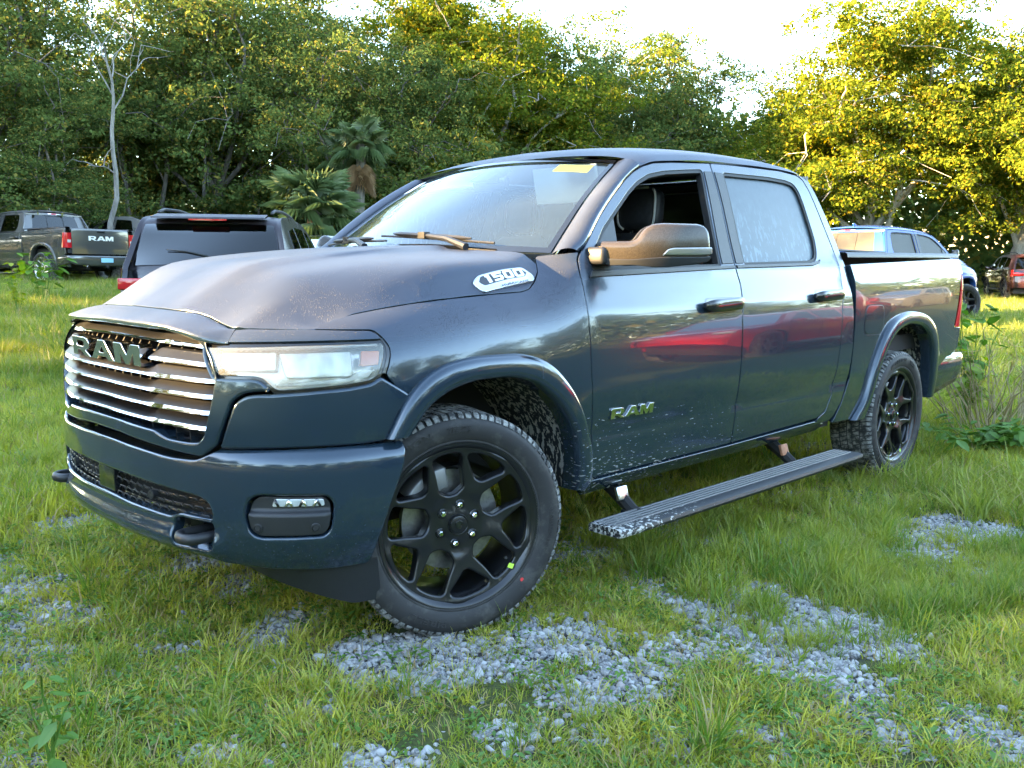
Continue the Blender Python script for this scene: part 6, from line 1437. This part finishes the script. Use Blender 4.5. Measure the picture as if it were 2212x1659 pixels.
    # glass front and back
    def glass(i0, i1, nm, mt, m_=.10):
        Q = []
        for f in np.linspace(0, 1, 8):
            i = i0 + (i1 - i0) * f; a = int(i); p_ = P[a]; q_ = P[min(a + 1, len(P) - 1)]; g_ = p_ + (q_ - p_) * (i - a); nrm = np.array([-(q_[9] - p_[9])[2], 0, (q_[9] - p_[9])[0]]); nrm /= np.linalg.norm(nrm) + 1e-9
            g_ = g_ + nrm * .006; Q.append(g_[1:-1] * [1, 1.06, 1])
        return grid(nm, Q, mt, e)
    def idx(x0, after=0): return after + int(np.argmin(np.abs(cx[after:] - x0)))
    a_, b_ = (1.16, 1.72) if kind == 'suv' else (1.28, 1.92); glass(idx(a_), idx(b_), 'windshield', 'tinted_glass')
    c_, d_ = (4.43, 4.73) if kind == 'suv' else (3.05, 4.10); glass(idx(c_, 50), idx(d_, 50), 'rear_window', 'tinted_glass')
    m = MB(); m.box((L + .0, -.26, belt - .36), (L + .02, .26, belt - .22)); m.build('number_plate', 'white_paper', e)
    if kind == 'suv': m = MB(); m.prism([(4.30, zr - .03), (4.56, zr - .075), (4.57, zr - .095), (4.32, zr - .075)], 1, -.60, .60); m.build('spoiler', pm, e, bev=.008)
    if kind == 'suv':
        m = MB(); m.tube([(4.70, .02, 1.26), (4.665, -.22, 1.31), (4.655, -.42, 1.325)], [.016, .010, .006], 6); m.build('rear_wiper', 'black_plastic', e, True)
        m = MB(); m.box((4.50, -.20, zr - .115), (4.575, .20, zr - .098)); m.build('stop_lamp', 'red_lens', e)
        m = MB(); m.box((4.79, -.55, 1.02), (4.815, .55, 1.045)); m.build('tail_trim', 'chrome', e)
    m = MB(); m.box((.4, -W * .8, .22), (L - .3, W * .8, .50)); m.build('underbody', 'frame_black', e)
    return e
suv0 = car('sport_utility', 'black_paint', 'suv')
for s_ in (1,):
    m = MB(); m.add([(3.56, .0, 1.20), (3.68, .0, 1.21), (3.70, 0, 1.42), (3.95, 0, 1.40), (3.95, 0, 1.47), (3.60, 0, 1.52)], [(0, 1, 2, 3, 4, 5)]); o = m.build('paper_tag', 'white_paper', suv0); 
    for v in o.data.vertices: v.co.y = (.94 - (v.co.z - 1.14) * .36)
tag(suv0, 'black SUV with roof rails and dark rear glass behind the hood', 'SUV', GRP); put_vehicle(suv0, 450, 10.4, RAD(38), (4.6, 0), .09)
def other(src, paint_, label, px, dist, yaw, anchor, frm='black_paint', cat='SUV'):
    c = copy_tree(src); swap(c, {frm: paint_}); tag(c, label, cat, GRP); put_vehicle(c, px, dist, yaw, anchor); return c
other(suv0, 'pewter_paint', 'pewter SUV far off, right of the blue pickup', 2108, 60, RAD(-38), (2.4, 0))
other(suv0, 'white_paint', 'white SUV far off behind the pewter one', 2160, 63, RAD(-42), (2.4, 0))
other(suv0, 'black_paint', 'dark SUV far off between blue pickup and pewter SUV', 2050, 57, RAD(-30), (2.4, 0))
other(suv0, 'maroon_paint', 'dark maroon SUV cut off by the right edge', 2243, 40, RAD(60), (4.6, 0))
sed0 = car('sedan', 'white_paint', 'sedan'); tag(sed0, 'white sedan roof showing between grey pickup and black SUV', 'car', GRP); put_vehicle(sed0, 236, 31.0, RAD(-20), (2.4, 0), .38)
other(sed0, 'pewter_paint', 'silver car behind the tailgate of the grey pickup', 300, 29, RAD(-14), (2.4, 0), 'white_paint', 'car').location.z += .42
other(sed0, 'black_paint', 'dark car roof showing right of the black SUV', 705, 19, RAD(30), (2.4, 0), 'white_paint', 'car').location.z += .1
# across the lane, behind the viewer: seen only as reflections in the doors
GB = 'vehicles parked behind the viewer, seen as reflections'
for (src, frm, pnt, x_, y_, a_, lab, cat) in ((suv0, 'black_paint', 'red_paint', 7.9, -5.8, RAD(-3), 'red SUV parked across the lane, mirrored in the doors', 'SUV'), (sed0, 'white_paint', 'red_paint', 17.5, -7.2, RAD(186), 'red sedan across the lane, mirrored in the bed side', 'car'), (suv0, 'black_paint', 'pewter_paint', 25, -10, RAD(8), 'pewter SUV across the lane beyond the red ones', 'SUV'), (suv0, 'black_paint', 'pewter_paint', 1.0, -9.5, RAD(4), 'pewter SUV across the lane, before the red ones', 'SUV')):
    c = copy_tree(src); swap(c, {frm: pnt}); tag(c, lab, cat, GB); c.location = (x_, y_, 0); c.rotation_euler = (0, 0, a_)
# low pale building beyond the far cars
b = empty('building', None, (0, 0, 0)); p = ray_at(2090, 560, 105); b.location = (p[0], p[1], .6); b.rotation_euler = (0, 0, RAD(20)); tag(b, 'low pale building beyond the parked cars under the right trees', 'building')
simple('stucco', (.62, .55, .42), .9, vary=.1, scale=3); simple('roof_metal', (.40, .38, .35), .6)
m = MB(); m.box((-22, -6, 0), (22, 6, 4.0)); m.build('wall', 'stucco', b); m = MB(); m.box((-22.6, -6.6, 4.003), (22.6, 6.6, 4.4)); m.build('roof', 'roof_metal', b)
for s_ in (-1, 1):
    for x in np.arange(-19, 20, 5.4):
        m = MB(); m.box((x, s_ * 6.02 - .05, 1.0), (x + 2.2, s_ * 6.02 + .05, 2.8)); m.build('window', 'gloss_black', b)
# ================================================================= plants near the truck
def leafy(name, px, py, dist, h, n, ls, mat, label, spread=.35, stem='weed_leaf', cat='plant'):
    """upright stems carrying broad leaves"""
    r = np.random.default_rng(int(px + py)); p = ray_at(px, py, dist); z0 = float(GZ(p[0], p[1])); e = empty(name, None, (p[0], p[1], z0)); tag(e, label, cat, 'weeds standing in the grass'); ms = MB(); ml = MB()
    for k in range(n):
        az = r.uniform(0, 6.28); t_ = np.array([math.cos(az) * spread * r.uniform(.2, 1), math.sin(az) * spread * r.uniform(.2, 1), h * r.uniform(.6, 1.)]); P_ = limb_path(r, np.zeros(3), t_, 6, .15); ms.tube(P_, np.linspace(.006, .002, 6), 4)
        for q in range(2, 6):
            for w in range(2):
                az2 = r.uniform(0, 6.28); d = np.array([math.cos(az2), math.sin(az2), r.uniform(-.5, .3)]); d /= np.linalg.norm(d); f = np.cross(d, (0, 0, 1)); f /= np.linalg.norm(f) + 1e-6; c = P_[q] + d * .02; l = ls * r.uniform(.6, 1.2); dn = np.array([0, 0, -.22 * l])
                V = [c, c + d * l * .3 + f * l * .30, c + d * l * .68 + f * l * .24 + dn * .5, c + d * l + dn, c + d * l * .68 - f * l * .24 + dn * .5, c + d * l * .3 - f * l * .30]; ml.add(V, [(0, 1, 2, 3), (0, 3, 4, 5)])
    ms.build('stem', stem, e, True, fix=False); ml.build('leaves', mat, e, False, fix=False); return e
leafy('broadleaf_weed', 2098, 740, 9.0, 1.05, 10, .15, 'weed_leaf', 'leafy vine with broad green leaves behind the tail lamp', .30)
leafy('broadleaf_weed', 2100, 750, 8.6, .66, 6, .17, 'lime_leaf', 'glowing yellow green broad leaves behind the rear bumper', .22)
leafy('broadleaf_weed', 2110, 850, 7.2, .26, 16, .12, 'weed_leaf', 'low clump of broad green leaves below the rear bumper', .45)
leafy('broadleaf_weed', 2190, 860, 7.6, .24, 12, .12, 'weed_leaf', 'low broad leaved clump at the right edge', .40)
leafy('slender_weed', 105, 1520, 2.35, .34, 3, .055, 'weed_leaf', 'single upright weed with narrow leaves in the left foreground', .07)
leafy('slender_weed', 92, 610, 19, 1.1, 9, .22, 'weed_leaf', 'leafy green weeds in front of the grey pickup wheel', .5)
leafy('slender_weed', 38, 610, 18, 1.0, 7, .14, 'lime_leaf', 'yellow flowering weed at the left edge before the grey pickup', .25)
leafy('slender_weed', 1945, 560, 8.6, 1.42, 3, .10, 'lime_leaf', 'thin weed tops showing above the bed rail by the blue pickup', .25)
def twigs(name, px, py, dist, h, n, spread, label):
    r = np.random.default_rng(int(px)); p = ray_at(px, py, dist); e = empty(name, None, (p[0], p[1], float(GZ(p[0], p[1])))); tag(e, label, 'dry weeds', 'weeds standing in the grass'); m = MB()
    for k in range(n):
        az = r.uniform(0, 6.28); s = np.array([math.cos(az), math.sin(az), 0]) * spread * r.uniform(0, .6); t_ = s + np.array([math.cos(az) * spread * r.uniform(.3, 1), math.sin(az) * spread * r.uniform(.3, 1), h * r.uniform(.5, 1)]); P_ = limb_path(r, s, t_, 5, .25); m.tube(P_, np.linspace(.006, .002, 5), 4)
        for q in range(3): b_ = P_[r.integers(2, 5)]; m.tube([b_, b_ + r.normal(0, .08, 3) + [0, 0, .07]], [.003, .0015], 3)
    m.build('stem', 'dry_straw', e, True, fix=False)
twigs('dry_weeds', 2150, 800, 8.0, .75, 46, .55, 'tangle of dry straw coloured stalks behind the rear bumper'); twigs('dry_weeds', 2205, 760, 8.8, .8, 30, .5, 'dry stalks at the right edge beside the lane')
def clump(name, px, py, key_h, n, label, R=.10):
    x, y = on_ground(px, py); e = empty(name, None, (x, y, float(GZ(x, y)))); tag(e, label, 'grass', 'single tufts of long grass'); c = lib(name + '_tmp'); o = tuft('blades', c, 'tall_grass_blade', n, R, key_h * .4, key_h, .006, .75, int(px), 6); c.objects.unlink(o); put(o, e)
clump('grass_tuft', 1530, 1630, .24, 60, 'spiky long bladed grass tuft at the lower edge of the picture', .05); clump('grass_tuft', 480, 1530, .22, 16, 'few tall upright blades in the left foreground', .03); clump('grass_tuft', 1990, 990, .42, 90, 'tall seeding grass standing against the rear wheel', .16); clump('grass_tuft', 1900, 990, .38, 60, 'long grass blades between step and rear wheel', .16)
